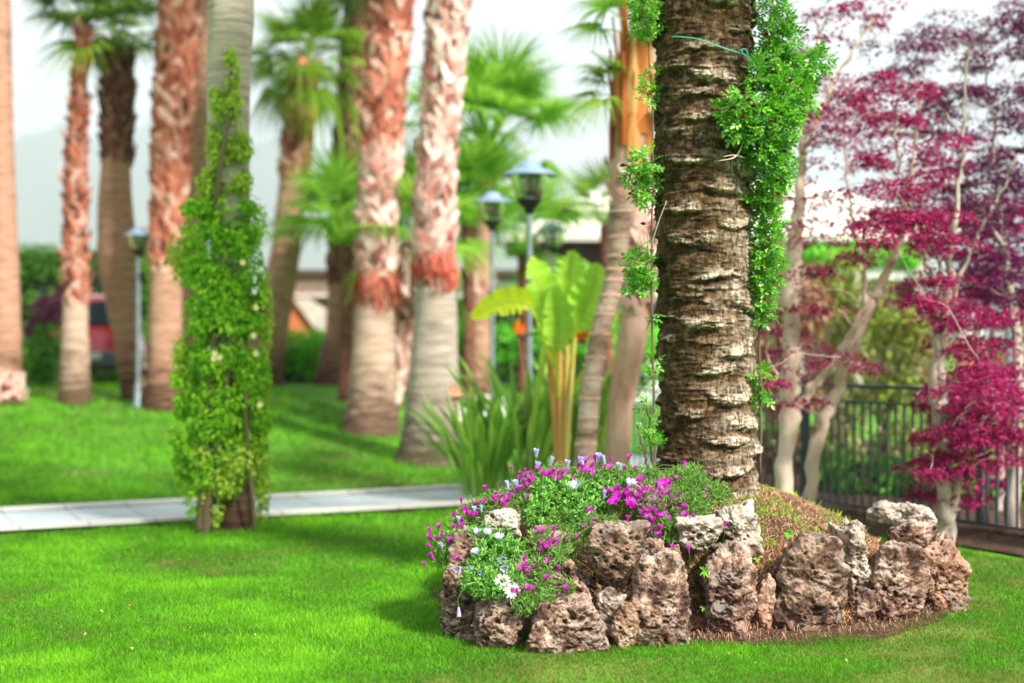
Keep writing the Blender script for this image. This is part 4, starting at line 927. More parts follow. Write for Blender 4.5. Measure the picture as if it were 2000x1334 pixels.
def bop_flower(root, px, py, Y, az, mat, stem_from=None):
    c = P(px, py, Y); d = np.array([math.cos(az), 0, 0]); m = MB()
    b = np.array(stem_from) if stem_from is not None else np.array([c[0]-.15, Y+.1, .3])
    m.tube(spline([b, (b+c)/2+np.array([0, 0, .1]), c], 10), np.linspace(.012, .008, 10), 6)
    m.tube([c-d*.02, c+d*.10+np.array([0,0,.01]), c+d*.22+np.array([0,0,.03])], [.020,.018,.003], 8)
    o = m.build('beak', M['beak'], root, smooth=True)
    m = MB()
    for i, (aa, L) in enumerate(((1.9,.16),(1.5,.19),(1.1,.17),(.8,.15),(1.7,.13))):
        u = d*math.cos(aa)*np.sign(math.cos(az))+np.array([0, .25*(i-2)*.3, math.sin(aa)]); u = np.array([math.cos(az)*math.cos(aa), (i-2)*.18, math.sin(aa)]); u /= np.linalg.norm(u)
        s = np.array([0, 1., 0])*.4+np.array([u[2], 0, -u[0]]); s /= np.linalg.norm(s); w = .026
        V = [c+d*.02*i, c+u*L*.4+s*w, c+u*L, c+u*L*.4-s*w, c+u*L*.5+np.cross(u, s)*.012]; m.add(V, [(0,1,4),(1,2,4),(2,3,4),(3,0,4)], .5)
    m.build('flower', mat, root)
bop_flower(sb, 886, 778, 13.5, 0.0, M['bract_pale'], (P(915,0,13.6)[0], 13.6, .2))
bop_flower(sc, 1012, 655, 13.6, 0.0, M['bract'], (P(1040,0,13.7)[0], 13.7, .2))
bop_flower(sd_, 1140, 668, 13.7, math.pi, M['bract'], (P(1128,0,13.8)[0], 13.8, .2))

def paddle(root, pts, W, Y, mat, petw=.018, dY=0., wave=.12, seed=0, split=False, roll=0.):
    """big leaf; pts photo pixels from stalk to tip, first two belong to the petiole"""
    g = np.random.default_rng(seed); q = [P(a, b, Y+dY*i/len(pts)) for i, (a, b) in enumerate(pts)]; n = 40; c = spline(q, n); pet = 1.0/(len(pts)-1)
    t = np.linspace(0, 1, n); v = np.clip((t-pet)/(1-pet), 0, 1); w = W*np.sin(math.pi*v**.8)**.6*(v > 0); cut = g.uniform(0, 1, n) < (.30 if split else .12)
    tg = np.gradient(c, axis=0); tg /= np.linalg.norm(tg, axis=1)[:, None]; view = np.array([.25, -1, .35]); s = np.cross(tg, view); s /= np.linalg.norm(s, axis=1)[:, None]
    nn = np.cross(s, tg); s = s*math.cos(roll)+nn*math.sin(roll); nn = np.cross(s, tg)
    m = MB(); V = []; A = []; K = 9; us = np.linspace(-1, 1, K)
    i0 = int(n*pet)
    for i in range(i0, n):
        for k, u in enumerate(us):
            wc = w[i]*(.55+.25*(u > 0) if cut[i] and abs(u) > .7 else 1.0); V.append(c[i]+s[i]*wc*u+nn[i]*(abs(u)**1.3*w[i]*.35+wave*w[i]*math.sin(i*1.1+(u > 0)*2)*abs(u)*.5)); A.append(.5+.28*math.sin(i*2.1)*min(1, abs(u)*2)*.5-.25*(abs(u) < .1)+g.normal(0, .05))
    F = [(i*K+k, i*K+k+1, (i+1)*K+k+1, (i+1)*K+k) for i in range(n-1-i0) for k in range(K-1)]
    m.add(V, F, np.clip(A, 0, 1)); o = m.build('leaf', mat, root, smooth=True)
    m = MB(); m.tube(c, np.interp(t, [0, pet, 1], [petw, petw*.7, .003]), 8, .9); m.build('midrib', M['paddle_yellow'], o, smooth=True)
    return o
Yb = 13.3; bb = P(1092, 0, Yb); ban = thing('banana_plant', 'big-leaved banana-like plant with orange-yellow stalks and bright translucent paddles', 'plant', (bb[0], Yb, 0))
paddle(ban, [(1086,700),(1060,560),(1046,535),(1045,510),(1056,520),(1075,560),(1090,640),(1092,700)][0:3]+[(1040,500)], .09, Yb, M['paddle_yellow'], seed=1)
paddle(ban, [(1092,760),(1070,640),(1062,590),(1050,540),(1034,508)], .17, Yb-.1, M['paddle'], seed=2, wave=.2)
paddle(ban, [(1098,760),(1096,640),(1104,580),(1112,530),(1120,488)], .20, Yb+.15, M['paddle'], seed=3, split=True)
paddle(ban, [(1102,760),(1124,650),(1142,600),(1158,560),(1166,512)], .20, Yb+.05, M['paddle'], seed=4, split=True)
paddle(ban, [(1082,720),(1040,606),(1010,588),(965,595),(918,622)], .135, Yb-.25, M['paddle_yellow'], seed=5, roll=.25)
paddle(ban, [(1092,780),(1086,690),(1088,650),(1085,600),(1078,560)], .15, Yb-.25, M['paddle'], seed=6)
paddle(ban, [(1100,800),(1150,700),(1170,650),(1190,610),(1200,570)], .11, Yb+.3, M['paddle'], seed=7)
paddle(ban, [(1120,960),(1150,900),(1175,850),(1196,810),(1206,760)], .08, Yb+.1, M['paddle'], seed=8)
m = MB()
for k, (x0, x1, w) in enumerate(((1096,1066,14),(1092,1078,16),(1100,1092,16),(1106,1108,13),(1102,1124,10))):
    a = P(x0, 930, Yb-.05*k); a[2] = -.02; b = P((x0+x1)/2, 800, Yb-.05*k); c = P(x1, 660, Yb-.03*k); m.tube(spline([a, b, c], 10), np.linspace(w, w*.55, 10)/2*Yb/FPX, 9, .2+.15*k)
m.build('stalks', M['orange_stalk'], ban, smooth=True)

# ================================================================== CLIMBER-COVERED PALM
Yv = ground_hit(460, 1036)
root, vc, vr = palm('grey palm trunk standing by the path under a thick green climber', [(462,1034,74),(460,960,58),(455,850,62),(452,640,66),(450,420,72),(446,200,82),(450,60,86),(452,-20,88)], Yv, M['vine_trunk'],
     None, (18, 1.2, 'g', 0, 3.5), group=None, ztop=7.0, seed=14)
def pbv(px, py, rx, ry, dY=0., rd=None): return pb(px, py, Yv+dY, rx, ry, rd)
cl = thing('climbing_plant', 'bright green climber wrapped round the grey palm trunk by the path', 'climber', (P(405, 0, Yv-.1)[0], Yv-.1, 0))
m = MB()
for k, pts in enumerate(([(392,1034),(396,960),(404,860),(414,700),(430,540)], [(402,1034),(408,980),(424,900),(440,780),(452,640)], [(497,1020),(492,960),(484,880),(478,760)], [(418,420),(430,330),(446,230),(452,130)])):
    m.tube(spline([P(a, b, Yv-.22-.02*k) if i else P(a, b, Yv-.2)*np.array([1,1,0]) if b > 1010 else P(a, b, Yv-.22) for i, (a, b) in enumerate(pts)], 20), np.linspace(.05 if k < 2 else .018, .012, 20), 8)
m.build('stems', M['twig'], cl, smooth=True)
BL = [pbv(440,430,75,60,-.1),pbv(450,500,78,62,-.05),pbv(430,570,76,60,-.1),pbv(445,640,70,62,-.1),pbv(425,710,72,58,-.1),pbv(450,770,66,50,-.1),pbv(428,830,70,52,-.1),pbv(450,880,55,45,-.12),pbv(415,930,52,50,-.15),pbv(392,970,34,44,-.15),
      pbv(490,430,40,55,0),pbv(380,450,32,40,0),pbv(500,560,28,60,0),pbv(385,640,30,60,0),pbv(370,720,28,50,-.05),pbv(500,720,30,50,0)]
g = np.random.default_rng(21); BR = []
for _ in range(95):
    t = g.uniform(0, 1); py = 400+t*540; wd_ = np.interp(t, [0, .08, .25, .45, .7, .9, 1], [60, 92, 74, 70, 88, 84, 50]); u = g.uniform(-1, 1); BR.append(pbv(442-12*t+wd_*u*.92, py, g.uniform(10, 30), g.uniform(12, 34), -.10-.14*math.sqrt(1-u*u)+.05, 24))
BL = [b[:3]+(b[3]*.82, b[4]*.75, b[5]) for b in BL]+BR*2
foliage('foliage', cl, BL, 36000, .056, M['vine'], tmpl=LEAF4, hollow=.22, droop=1.0, gap=(7, -.26))
BL2 = [pbv(470,900,40,40,-.2),pbv(440,940,34,36,-.22),pbv(505,860,20,50,-.1,18),pbv(400,880,24,60,-.18),pbv(512,960,16,60,-.1,14),pbv(505,900,24,40,-.1,20),pbv(352,690,16,50,-.1),pbv(518,620,14,90,0),pbv(350,900,10,60),pbv(515,760,14,60,0),pbv(420,1000,18,25,-.2),pbv(352,500,26,50,.1)]
foliage('young_foliage', cl, BL2, 4400, .050, M['vine_light'], hollow=.5, droop=1.0)
BL3 = [pbv(450,110,9,22,-.28,8),pbv(455,150,14,30,-.26,10),pbv(452,200,20,30,-.24,14),pbv(425,200,16,35,-.22,12),pbv(440,250,36,35,-.2,16),pbv(470,290,22,40,-.18,16),pbv(425,290,22,40,-.18,16),pbv(440,340,45,38,-.15,20),pbv(415,360,30,30,-.15,20),pbv(468,350,25,30,-.15,20)]
foliage('upper_foliage', cl, BL3, 4600, .050, M['vine_light'], hollow=.4, droop=.8, gap=(6, -.35))
m = MB()
g = np.random.default_rng(9)
for px, py in ((474,512),(430,698),(418,700),(500,600),(496,655),(508,790),(500,690),(420,690)):
    c = P(px, py, Yv-.48); 
    for k in range(6):
        a = k*math.pi/3+g.uniform(-.2, .2); u = np.array([math.cos(a), -.3, math.sin(a)]); s = np.array([-math.sin(a), 0, math.cos(a)]); m.add([c, c+u*.018+s*.010, c+u*.028, c+u*.018-s*.010], [(0,1,2,3)], .8)
m.build('flower', M['white_petal'] if False else leafmat('cream_petal', [(.8,.62,.2),(.88,.78,.42)], .3), cl)

# ================================================================== DATE PALM
Yp = 8.75; PC = np.array([P(1378, 900, Yp)[0], Yp])
def date_palm():
    z0, z1 = .52, 5.4; nz, nt = 1150, 380
    root = thing('date_palm', 'thick date palm trunk with ledge-like leaf scars rising from the stone bed', 'palm tree', (PC[0], PC[1], .62))
    z = np.linspace(z0, z1, nz); th = np.linspace(0, 2*math.pi, nt, endpoint=False); k = Yp/FPX
    r0 = np.interp(z, [.5, .66, .8, 1.2, 2.0, 3.0, 3.7, 5.4], np.array([108, 102, 97, 94, 95, 97, 97, 92])*k)-.012
    TT, ZZ = np.meshgrid(th, z); RR = np.repeat(r0[:, None], nt, 1)
    Q = np.stack([np.cos(TT).ravel()*.3, np.sin(TT).ravel()*.3, ZZ.ravel()], 1)
    n1 = fbm(Q*np.array([7, 7, 10]), 4, 1).reshape(nz, nt); n2 = fbm(Q*np.array([26, 26, 70]), 4, 5).reshape(nz, nt); n3 = fbm(Q*np.array([90, 90, 26]), 3, 9).reshape(nz, nt)
    jx = .030*fbm(Q*20, 3, 21).reshape(nz, nt); jz = .022*fbm(Q*24, 4, 33).reshape(nz, nt)
    bump = np.zeros((nz, nt)); scar = np.zeros((nz, nt)); under = np.zeros((nz, nt)); g = np.random.default_rng(5)
    i = 0; zc = z0-.1; dz = .036
    while zc < z1+.1:
        t0 = (i*2.39996+g.normal(0, .22)) % (2*math.pi); a = g.uniform(.12, .22); b = g.uniform(.026, .050); amp = g.uniform(.018, .038); curv = g.uniform(-.2, 1.6); sk = g.uniform(-.16, .16)
        lo = max(0, int((zc-.2-z0)/(z1-z0)*nz)); hi = min(nz, int((zc+.2-z0)/(z1-z0)*nz)+1)
        if hi > lo:
            dt = (TT[lo:hi]-t0+math.pi) % (2*math.pi)-math.pi; u = dt*.30+jx[lo:hi]; v = ZZ[lo:hi]-zc-curv*u*u-sk*u+jz[lo:hi]
            e = 1-(u/a)**2; ev = np.clip(e, 0, 1)**.7
            # ledge: rises from above, lip, then drops sharply below
            prof = np.where(v > 0, np.exp(-(v/(b*1.9))**2), np.clip(1+v/(b*.50), 0, 1))*ev
            bump[lo:hi] = np.maximum(bump[lo:hi], amp*prof)
            m_ = np.clip(1.25-np.abs(v-.004-b*.3)/(b*1.05), 0, 1)*np.clip(e*2.2, 0, 1); scar[lo:hi] = np.maximum(scar[lo:hi], m_)
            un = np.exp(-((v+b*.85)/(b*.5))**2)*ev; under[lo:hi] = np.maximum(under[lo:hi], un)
        zc += dz*g.uniform(.6, 1.4); i += 1
    hb = fbm(np.stack([np.cos(TT).ravel()*.55, np.sin(TT).ravel()*.55, (ZZ+.03*n1).ravel()*15], 1), 3, 71).reshape(nz, nt); band = np.clip(1-np.abs(hb)*5, 0, 1)
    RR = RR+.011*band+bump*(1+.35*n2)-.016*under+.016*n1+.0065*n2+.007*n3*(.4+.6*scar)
    V = np.stack([PC[0]+RR*np.cos(TT)+.015*np.sin(ZZ*1.7), PC[1]+RR*np.sin(TT), ZZ], -1).reshape(-1, 3)
    # light and shade painted in: pale sunward flank; mossy far flank, top, undersides darker
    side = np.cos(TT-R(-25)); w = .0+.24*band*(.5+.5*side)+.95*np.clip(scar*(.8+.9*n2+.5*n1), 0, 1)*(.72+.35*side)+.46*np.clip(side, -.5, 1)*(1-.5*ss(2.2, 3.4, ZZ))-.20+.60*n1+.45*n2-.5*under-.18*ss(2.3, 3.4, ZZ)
    a = (np.arange(nz-1)[:, None]*nt+np.arange(nt)[None]); b = (np.arange(nz-1)[:, None]*nt+(np.arange(nt)+1)[None] % nt)
    F = np.stack([a, b, b+nt, a+nt], -1).reshape(-1, 4)
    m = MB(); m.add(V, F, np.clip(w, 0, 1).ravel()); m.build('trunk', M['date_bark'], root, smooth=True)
    # crown above the picture
    mb = MB(); g = np.random.default_rng(2); L = 2.9; n = 16; t = np.linspace(0, 1, n); ang = R(68)-t*1.5; x = np.cumsum(np.cos(ang))*L/n; zz = np.cumsum(np.sin(ang))*L/n
    pts = np.stack([x, 0*x, zz], 1); mb.tube(pts, np.linspace(.03, .006, n), 6, .8)
    for s in np.linspace(.12, .99, 64):
        c = np.array([np.interp(s, t, pts[:, 0]), 0, np.interp(s, t, pts[:, 2])])
        for sg in (-1, 1):
            l = .42*math.sin(math.pi*(s*.85+.1))**.6; d = np.array([.55, sg*.8, .15+g.uniform(-.2, .2)]); d /= np.linalg.norm(d); up = np.array([0, 0, .012])
            mb.add([c-[.012,0,0], c+[.012,0,0], c+d*l*.6+[.012,0,0]+up, c+d*l*.6-[.012,0,0], c+d*l-[0,0,.06*l]], [(0,1,2,3),(3,2,4)], g.uniform(.2, .8))
    fm = mb.mesh('frond', M['frond'])
    for i in range(26):
        o = link('frond', fm, root, loc=(0, 0, 5.3-.62)); o.rotation_euler = (0, g.uniform(-.35, .9), i*2.4); o.scale = (g.uniform(.9, 1.15),)*3
    return root
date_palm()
def surf(px, py, off=.03):
    """point on the date palm's trunk face seen at this pixel"""
    k = Yp/FPX; r = 97*k+off
    for Y in np.arange(Yp-.45, Yp+.01, .004):
        p = P(px, py, Y)
        if (p[0]-PC[0])**2+(Y-PC[1])**2 < r*r: return p
    return P(px, py, Yp)
# twine tied round the trunk
m = MB(); q = [surf(a, b, .045) for a, b in ((1312,72),(1330,72),(1362,76),(1392,86),(1420,96),(1440,102),(1452,106))]
m.tube(spline(q, 40), .0035, 6); q2 = [surf(a, b, .055) for a, b in ((1452,106),(1448,98),(1456,96),(1462,108),(1470,120),(1474,140),(1477,162))]
m.tube(spline(q2, 40), .0035, 6); m.tube(spline([surf(1452,106,.06), surf(1462,112,.07), surf(1468,116,.06)], 8), .0035, 6)
tag(m.build('twine', M['twine'], smooth=True), 'thin teal-green twine knotted round the upper date palm trunk', 'twine')

# climbing roses
def rose(label, base, stems, blobs, n, flowers, seed, twigs=()):
    g = np.random.default_rng(seed); root = thing('climbing_rose', label, 'climbing rose', base, 'roses climbing the date palm')
    m = MB()
    for st in stems: m.tube(spline([P(*q) for q in st], 26)+g.normal(0, .004, (26, 3)), np.linspace(.009, .004, 26), 6)
    for b in blobs:
        B = np.array(b)
        for _ in range(int(5+B[3]*30)):
            d = g.normal(size=3); d /= np.linalg.norm(d); e = B[:3]+d*B[3:6]*.95; s = B[:3]+np.array([0, .0, -.6])*B[3:6]*g.uniform(0, 1); m.tube(spline([s, (s+e)/2+g.normal(0, .012, 3), e], 5), [.003,.0026,.0022,.0018,.0015], 4, cap=False)
    m.build('stems', M['twig'], root, smooth=True)
    # compound leaves: a terminal leaflet and two pairs along a short stalk
    p, d, idx = blob_points(blobs, n, .42); p += g.normal(0, .012, p.shape)
    ax = d+g.normal(0, .6, (n, 3))+np.array([0, -.25, -.1]); ax /= np.linalg.norm(ax, axis=1)[:, None]
    up = g.normal(0, .45, (n, 3))+np.array([.15, -.55, .75]); F0 = xframes(ax, up/np.linalg.norm(up, axis=1)[:, None]); sz = .034*g.uniform(.65, 1.2, n); var = np.clip(g.normal(.47, .2, n), 0, 1)
    mb = MB(); Ln = .045
    for k, (t, aa, s) in enumerate(((1, 0, 1.1), (.72, 58, 1.), (.72, -58, 1.), (.30, 62, .85), (.30, -62, .85))):
        ca, sa = math.cos(R(aa)), math.sin(R(aa)); Rl = np.array([[ca, -sa, 0], [sa, ca, 0], [0, 0, 1.]]); Rr_ = np.einsum('nij,jk->nik', F0, Rl)
        pos = p+ax*(Ln*t*sz/.029)[:, None]
        mb.inst(*OVAL, pos, Rr_, sz*s, np.clip(var+g.normal(0, .06, n), 0, 1))
    mb.inst(np.array([(0,.02,0),(0,-.02,0),(1,0,0)]), np.array([(0,1,2)]), p, F0, Ln*sz/.029*1.05, np.full(n, .2))
    mb.build('foliage', M['rose_leaf'], root)
    for px, py, Y, mt in flowers:
        c = P(px, py, Y); m = MB()
        for k in range(14):
            a = k*2.4; e = .25+.9*(k/14); u = np.array([math.cos(a)*math.sin(e), math.sin(a)*math.sin(e), math.cos(e)]); s = np.cross(u, [.1, .2, 1]); s /= np.linalg.norm(s)+1e-6
            m.add([c, c+u*.014+s*.011, c+u*.022, c+u*.014-s*.011], [(0,1,2,3)], g.uniform(0, 1))
        m.build('flower', M['rose_red'], root)
    if twigs:
        m = MB()
        for tw in twigs: m.tube(spline([P(*q) for q in tw], 12), np.linspace(.005, .002, 12), 5)
        m.build('dead_twig', M['dead_twig'], root, smooth=True)
    return root
def q3(px, py, rx, ry, Y=8.62, rd=None): return pb(px, py, Y, rx, ry, rd)
rose('climbing rose forming the thick leafy mass beside the twine on the sunlit flank', (P(1478,0,8.7)[0], 8.7, .62),
     [[(1484,930,8.7),(1486,800,8.68),(1484,640,8.68),(1490,480,8.66),(1486,330,8.6),(1500,200,8.6),(1520,60,8.62)],[(1486,640,8.66),(1492,520,8.6),(1500,400,8.6),(1480,280,8.45),(1450,220,8.35)],[(1500,210,8.6),(1550,170,8.6),(1605,125,8.6)]],
     [q3(1515,20,26,50),q3(1522,75,30,45),q3(1508,130,26,40),q3(1545,150,42,42),q3(1585,125,30,22),q3(1535,195,48,36,8.55),q3(1500,240,55,45,8.48),q3(1442,215,34,26,8.37,20),q3(1450,250,34,22,8.37,20),q3(1500,290,42,34,8.5),q3(1512,335,34,34,8.55),q3(1490,380,26,36),q3(1500,430,25,36),q3(1496,480,22,36),q3(1498,530,25,34),q3(1492,580,20,26),q3(1488,615,12,14),q3(1484,745,10,22),q3(1480,770,9,12),q3(1475,150,10,40,8.5)],
     2500, [(1496,70,8.42,0),(1462,198,8.30,0),(1472,210,8.28,0),(1510,240,8.32,0),(1519,355,8.45,0),(1519,381,8.45,0),(1545,160,8.42,0),(1532,298,8.42,0),(1450,232,8.27,0)], 6,
     [[(1454,308,8.42),(1434,303,8.36),(1412,306,8.33)],[(1440,303,8.38),(1428,310,8.34),(1404,314,8.32)],[(1440,303,8.38),(1446,292,8.36),(1449,284,8.35)]])
rose('sparse climbing rose in separate tufts up the shaded flank with thin dark stems', (P(1272,0,8.55)[0], 8.55, .62),
     [[(1276,930,8.55),(1270,860,8.5),(1262,780,8.5)],[(1278,930,8.6),(1277,800,8.6),(1274,640,8.6),(1272,480,8.6),(1276,340,8.6),(1272,180,8.6),(1262,0,8.6)],[(1272,930,8.5),(1258,880,8.45),(1246,830,8.42)],[(1276,400,8.6),(1258,350,8.58),(1220,318,8.55)]],
     [q3(1262,8,24,30),q3(1262,45,22,20),q3(1256,62,12,12),q3(1272,150,10,26),q3(1266,185,10,16),q3(1256,322,26,22,8.55),q3(1244,345,20,16,8.55),q3(1262,370,20,26),q3(1276,395,8,14),q3(1256,480,10,10),q3(1248,515,24,22),q3(1262,545,22,22),q3(1246,560,16,10),q3(1270,620,8,12),q3(1272,705,10,8),q3(1276,745,6,10),q3(1270,800,10,10,8.5),q3(1262,835,10,14,8.48),q3(1272,870,10,14,8.5)],
     560, [(1216,326,8.4,0),(1256,440,8.45,0)], 8, [[(1268,500,8.5),(1262,455,8.45),(1240,428,8.42)],[(1272,480,8.45),(1284,440,8.4),(1302,392,8.36)]])

# ================================================================== ROCKS
ICO = {}
def ico(l):
    if l not in ICO:
        bm = bmesh.new(); bmesh.ops.create_icosphere(bm, subdivisions=l, radius=1); bm.verts.ensure_lookup_table()
        ICO[l] = (np.array([v.co[:] for v in bm.verts]), np.array([[v.index for v in f.verts] for f in bm.faces])); bm.free()
    return ICO[l]
def rock(label, x0, x1, y0, y1, Y, dep=None, mat='rock', taper=0., lean=0., seed=0, lvl=7, planes=11, pits=170, name='rock', p=20, low=.16, sink=.0):
    g = np.random.default_rng(seed+100); D, F = ico(lvl)
    n = g.normal(size=(planes, 3)); n /= np.linalg.norm(n, axis=1)[:, None]; n = np.vstack([n, [[0,0,1],[0,0,-1],[1,0,0],[-1,0,0],[0,-1,0],[0,1,0]]]); dd = g.uniform(.72, 1.0, len(n)); dd[-6:] = [.9, .92, .85, .85, .82, .9]
    r = (np.sum((np.maximum(D@n.T, 0)/dd)**p, axis=1))**(-1/p)
    V = D*r[:, None]
    V = V*(1+low*fbm(V*1.5+seed*3.7, 2, seed)[:, None]+.10*fbm(V*3.4+seed, 3, seed+9)[:, None])
    a = P(x0, y0, Y); b = P(x1, y1, Y); w = b[0]-a[0]; h = a[2]-b[2]+sink; d = dep or (w+h)/2*.85
    lo, hi = V.min(0), V.max(0); V = (V-lo)/(hi-lo)-.5; 
    if taper: V[:, 0] *= 1-taper*(V[:, 2]); V[:, 0] /= 1+abs(taper)*.5
    if lean: V[:, 0] = (V[:, 0]+lean*V[:, 2])/(1+abs(lean)*.6)
    V = V*np.array([w*1.0, d, h*1.0])
    C = np.array([(a[0]+b[0])/2, Y+d*.5, (a[2]+b[2]-sink)/2]); V = V+C; V0 = V.copy()
    N = D.copy()
    # weathered surface at real size: ridges, hollows, then pits
    def ridge(s_, k): return 1-2*np.abs(fbm(V0*s_, 4, k))
    e = .040*fbm(V0*7, 5, seed, .58)+.020*(ridge(11, seed+2)-.6)+.010*fbm(V0*44, 3, seed+4, .65)
    cav = np.clip(-.42-fbm(V0*np.array([26, 26, 34]), 3, seed+6)*2.4, 0, 1)*np.clip(.35+2.2*fbm(V0*6, 2, seed+61), 0, 1)
    e -= .026*cav; V = V+N*e[:, None]; var = cav*.8
    fr = np.where((N[:, 1] < .3))[0]; ps = fr[g.integers(0, len(fr), pits)]
    cen = V0[ps]; pr = g.choice([.006, .009, .013, .020], pits, p=[.4, .33, .2, .07])*g.uniform(.8, 1.2, pits)
    sq = np.array([1, 1, .75])
    for c, q in zip(cen, pr):
        dst = np.abs(V0-c); k = np.where((dst[:, 0] < q) & (dst[:, 1] < q) & (dst[:, 2] < q))[0]
        if len(k) == 0: continue
        t = np.linalg.norm((V0[k]-c)/sq, axis=1)/q; f = np.clip(1-t*t, 0, 1); V[k] -= N[k]*(1.1*q*f**.7)[:, None]; var[k] = np.maximum(var[k], np.clip(f*1.3, 0, 1))
    mb = MB(); mb.add(V, F, var); o = mb.build(name, M[mat], smooth=True)
    tag(o, label, 'rock', 'rocks walling the raised bed'); return o
RK = [
 ('dark brown rock at the far end of the wall under the drooping daisies', 857,938,1108,1268,7.50,None,'rock_dark',.0,.0,1),
 ('dark low rock with a rounded top beside the dark brown end rock', 916,1026,1168,1275,7.28,None,'rock_dark',.15,.0,2),
 ('wide low rock peppered with pits, lying lowest at the front', 1016,1206,1172,1282,7.18,.30,'rock',.35,.05,3),
 ('rock rising behind the wide low rock with a magenta flower on its face', 1062,1168,1096,1206,7.45,None,'rock',.1,-.1,4),
 ('big overhanging rock narrowing downward below the flower mat', 1134,1276,1018,1168,7.42,.34,'rock_dark',-.75,.0,5),
 ('small rounded stone wedged under the overhanging rock', 1168,1222,1156,1216,7.38,.14,'rock_grey',-.2,.0,6),
 ('large triangular rock with a broad pitted foot, in the middle of the front', 1196,1392,1080,1272,7.30,.34,'rock',.72,.0,7),
 ('small reddish stone leaning on the foot of the triangular rock', 1190,1256,1180,1264,7.28,.16,'rock_rust',.2,.2,8),
 ('small stone poking up between the overhanging and the triangular rock', 1258,1304,1054,1122,7.50,.16,'rock',.0,.0,9),
 ('flat pale rock on top with magenta flowers lying against it', 1322,1412,1012,1074,7.66,.34,'rock_grey',.0,.0,10),
 ('pale grey rough rock sitting highest, near the foot of the date palm', 1398,1498,986,1076,7.85,.3,'rock_grey',-.1,-.25,11),
 ('upright blocky rock under the pale top rocks', 1376,1490,1070,1250,7.58,None,'rock',.15,.05,12),
 ('biggest dark pitted rock with a jagged crest', 1494,1688,1046,1246,7.70,.42,'rock_dark',.45,.0,13),
 ('pale grey slab leaning behind the biggest pitted rock', 1634,1716,1020,1190,8.02,.24,'rock_grey',-.25,-.25,14),
 ('pinkish block with a bright flat face next to the pale slab', 1688,1838,1064,1226,7.98,.4,'rock',.3,.1,15),
 ('brown rock resting on top behind the pinkish block', 1748,1830,1022,1086,8.45,.3,'rock',.0,.0,16),
 ('tall slanting pale rock at the back corner of the wall', 1766,1850,988,1064,8.85,.3,'rock_grey',-.1,-.35,17),
 ('small pale rock alone at the back edge of the bed', 1698,1778,985,1020,9.45,.25,'rock_grey',.0,-.1,18),
 ('rounded dark rock ending the wall nearest the fence', 1796,1908,1056,1212,8.28,.42,'rock_rust',.0,-.05,19),
 ('narrow brown stone filling the gap beside the upright blocky rock',1478,1520,1120,1246,7.74,.2,'rock_rust',.1,.0,31),
 ('small dark stone low between the biggest pitted rock and the pinkish block',1664,1712,1150,1236,7.95,.2,'rock_dark',.0,.0,32),
 ('little pink stone on the grass beside the last dark rock', 1880,1908,1162,1196,8.62,.12,'rock',.1,.0,20),
 ('pale rock ridge showing among the flowers near the top', 940,1022,1000,1056,7.72,.25,'rock_grey',.0,.1,21),
 ('shadowed rock half buried under the trailing stems', 1030,1116,1040,1106,7.66,.25,'rock',.2,.0,22),
 ('upright rock hidden behind the daisies near the end of the wall', 872,950,1034,1130,7.66,.25,'rock_dark',.0,.1,23),
 ('low rock wedged between the daisies and the wide rock', 950,1070,1096,1190,7.50,.25,'rock_dark',.1,.0,24),
]
for q in RK:
    lb, x0, x1, y0, y1, Y, dep, mt, tp, ln, sd0 = q; big = (x1-x0)*(y1-y0) > 9000
    rock(lb, x0, x1, y0, y1, Y, dep, mt, tp, ln, sd0, 7 if big else 6, pits=150 if big else 40, sink=.07 if y1 > 1185 else .02)

# ================================================================== GROUND COVER ON THE MOUND
def bedm(x, y): return mound(x, y)[1]
def cover(name, mat, n, size, pick, seed, tmpl=BLADE, up=.6, rmax=.98, mult=3):
    g = np.random.default_rng(seed); x = g.uniform(-.3, 2.65, n*mult); y = g.uniform(7.55, 10.2, n*mult); h, r = mound(x, y)
    k = (r < rmax) & pick(x, y, g); x, y = x[k][:n], y[k][:n]; h, r = mound(x, y); nn = .03*fbm(np.stack([x*7, y*7, 0*x], 1), 4, 2)
    N = len(x); nrm = np.stack([g.normal(0, up, N), g.normal(0, up, N), np.ones(N)], 1)
    sz = size*g.uniform(.5, 1.3, N); m = MB(); m.inst(*tmpl, np.stack([x, y, h+nn+.006], 1), frames(nrm), np.stack([sz*.32, sz, sz], 1), np.clip(g.normal(.5, .24, N), 0, 1))
    tag(m.build(name, mat), kind='stuff')
def patch(s, t0, k=0): return lambda x, y, g: (vnoise(np.stack([x*s, y*s, 0*x+k], 1), 6)+.4*vnoise(np.stack([x*s*3, y*s*3, 0*x+k], 1), 7)+g.normal(0, .12, len(x)) > t0)
cover('dry_ground_cover', M['dry'], 60000, .024, lambda x, y, g: np.ones(len(x), bool), 1, up=1.0)
cover('dry_stalks', M['dry'], 16000, .045, lambda x, y, g: (bedm(x, y) > .84) & (y < 8.9), 8, up=.9, rmax=1.04, mult=12)
cover('green_ground_cover', M['moss'], 42000, .021, patch(4.5, -.10), 2, up=.9)
cover('edge_grass', M['moss'], 2500, .06, lambda x, y, g: (bed_r(x, y) > .55) & (y > 9.1), 3, up=.4)
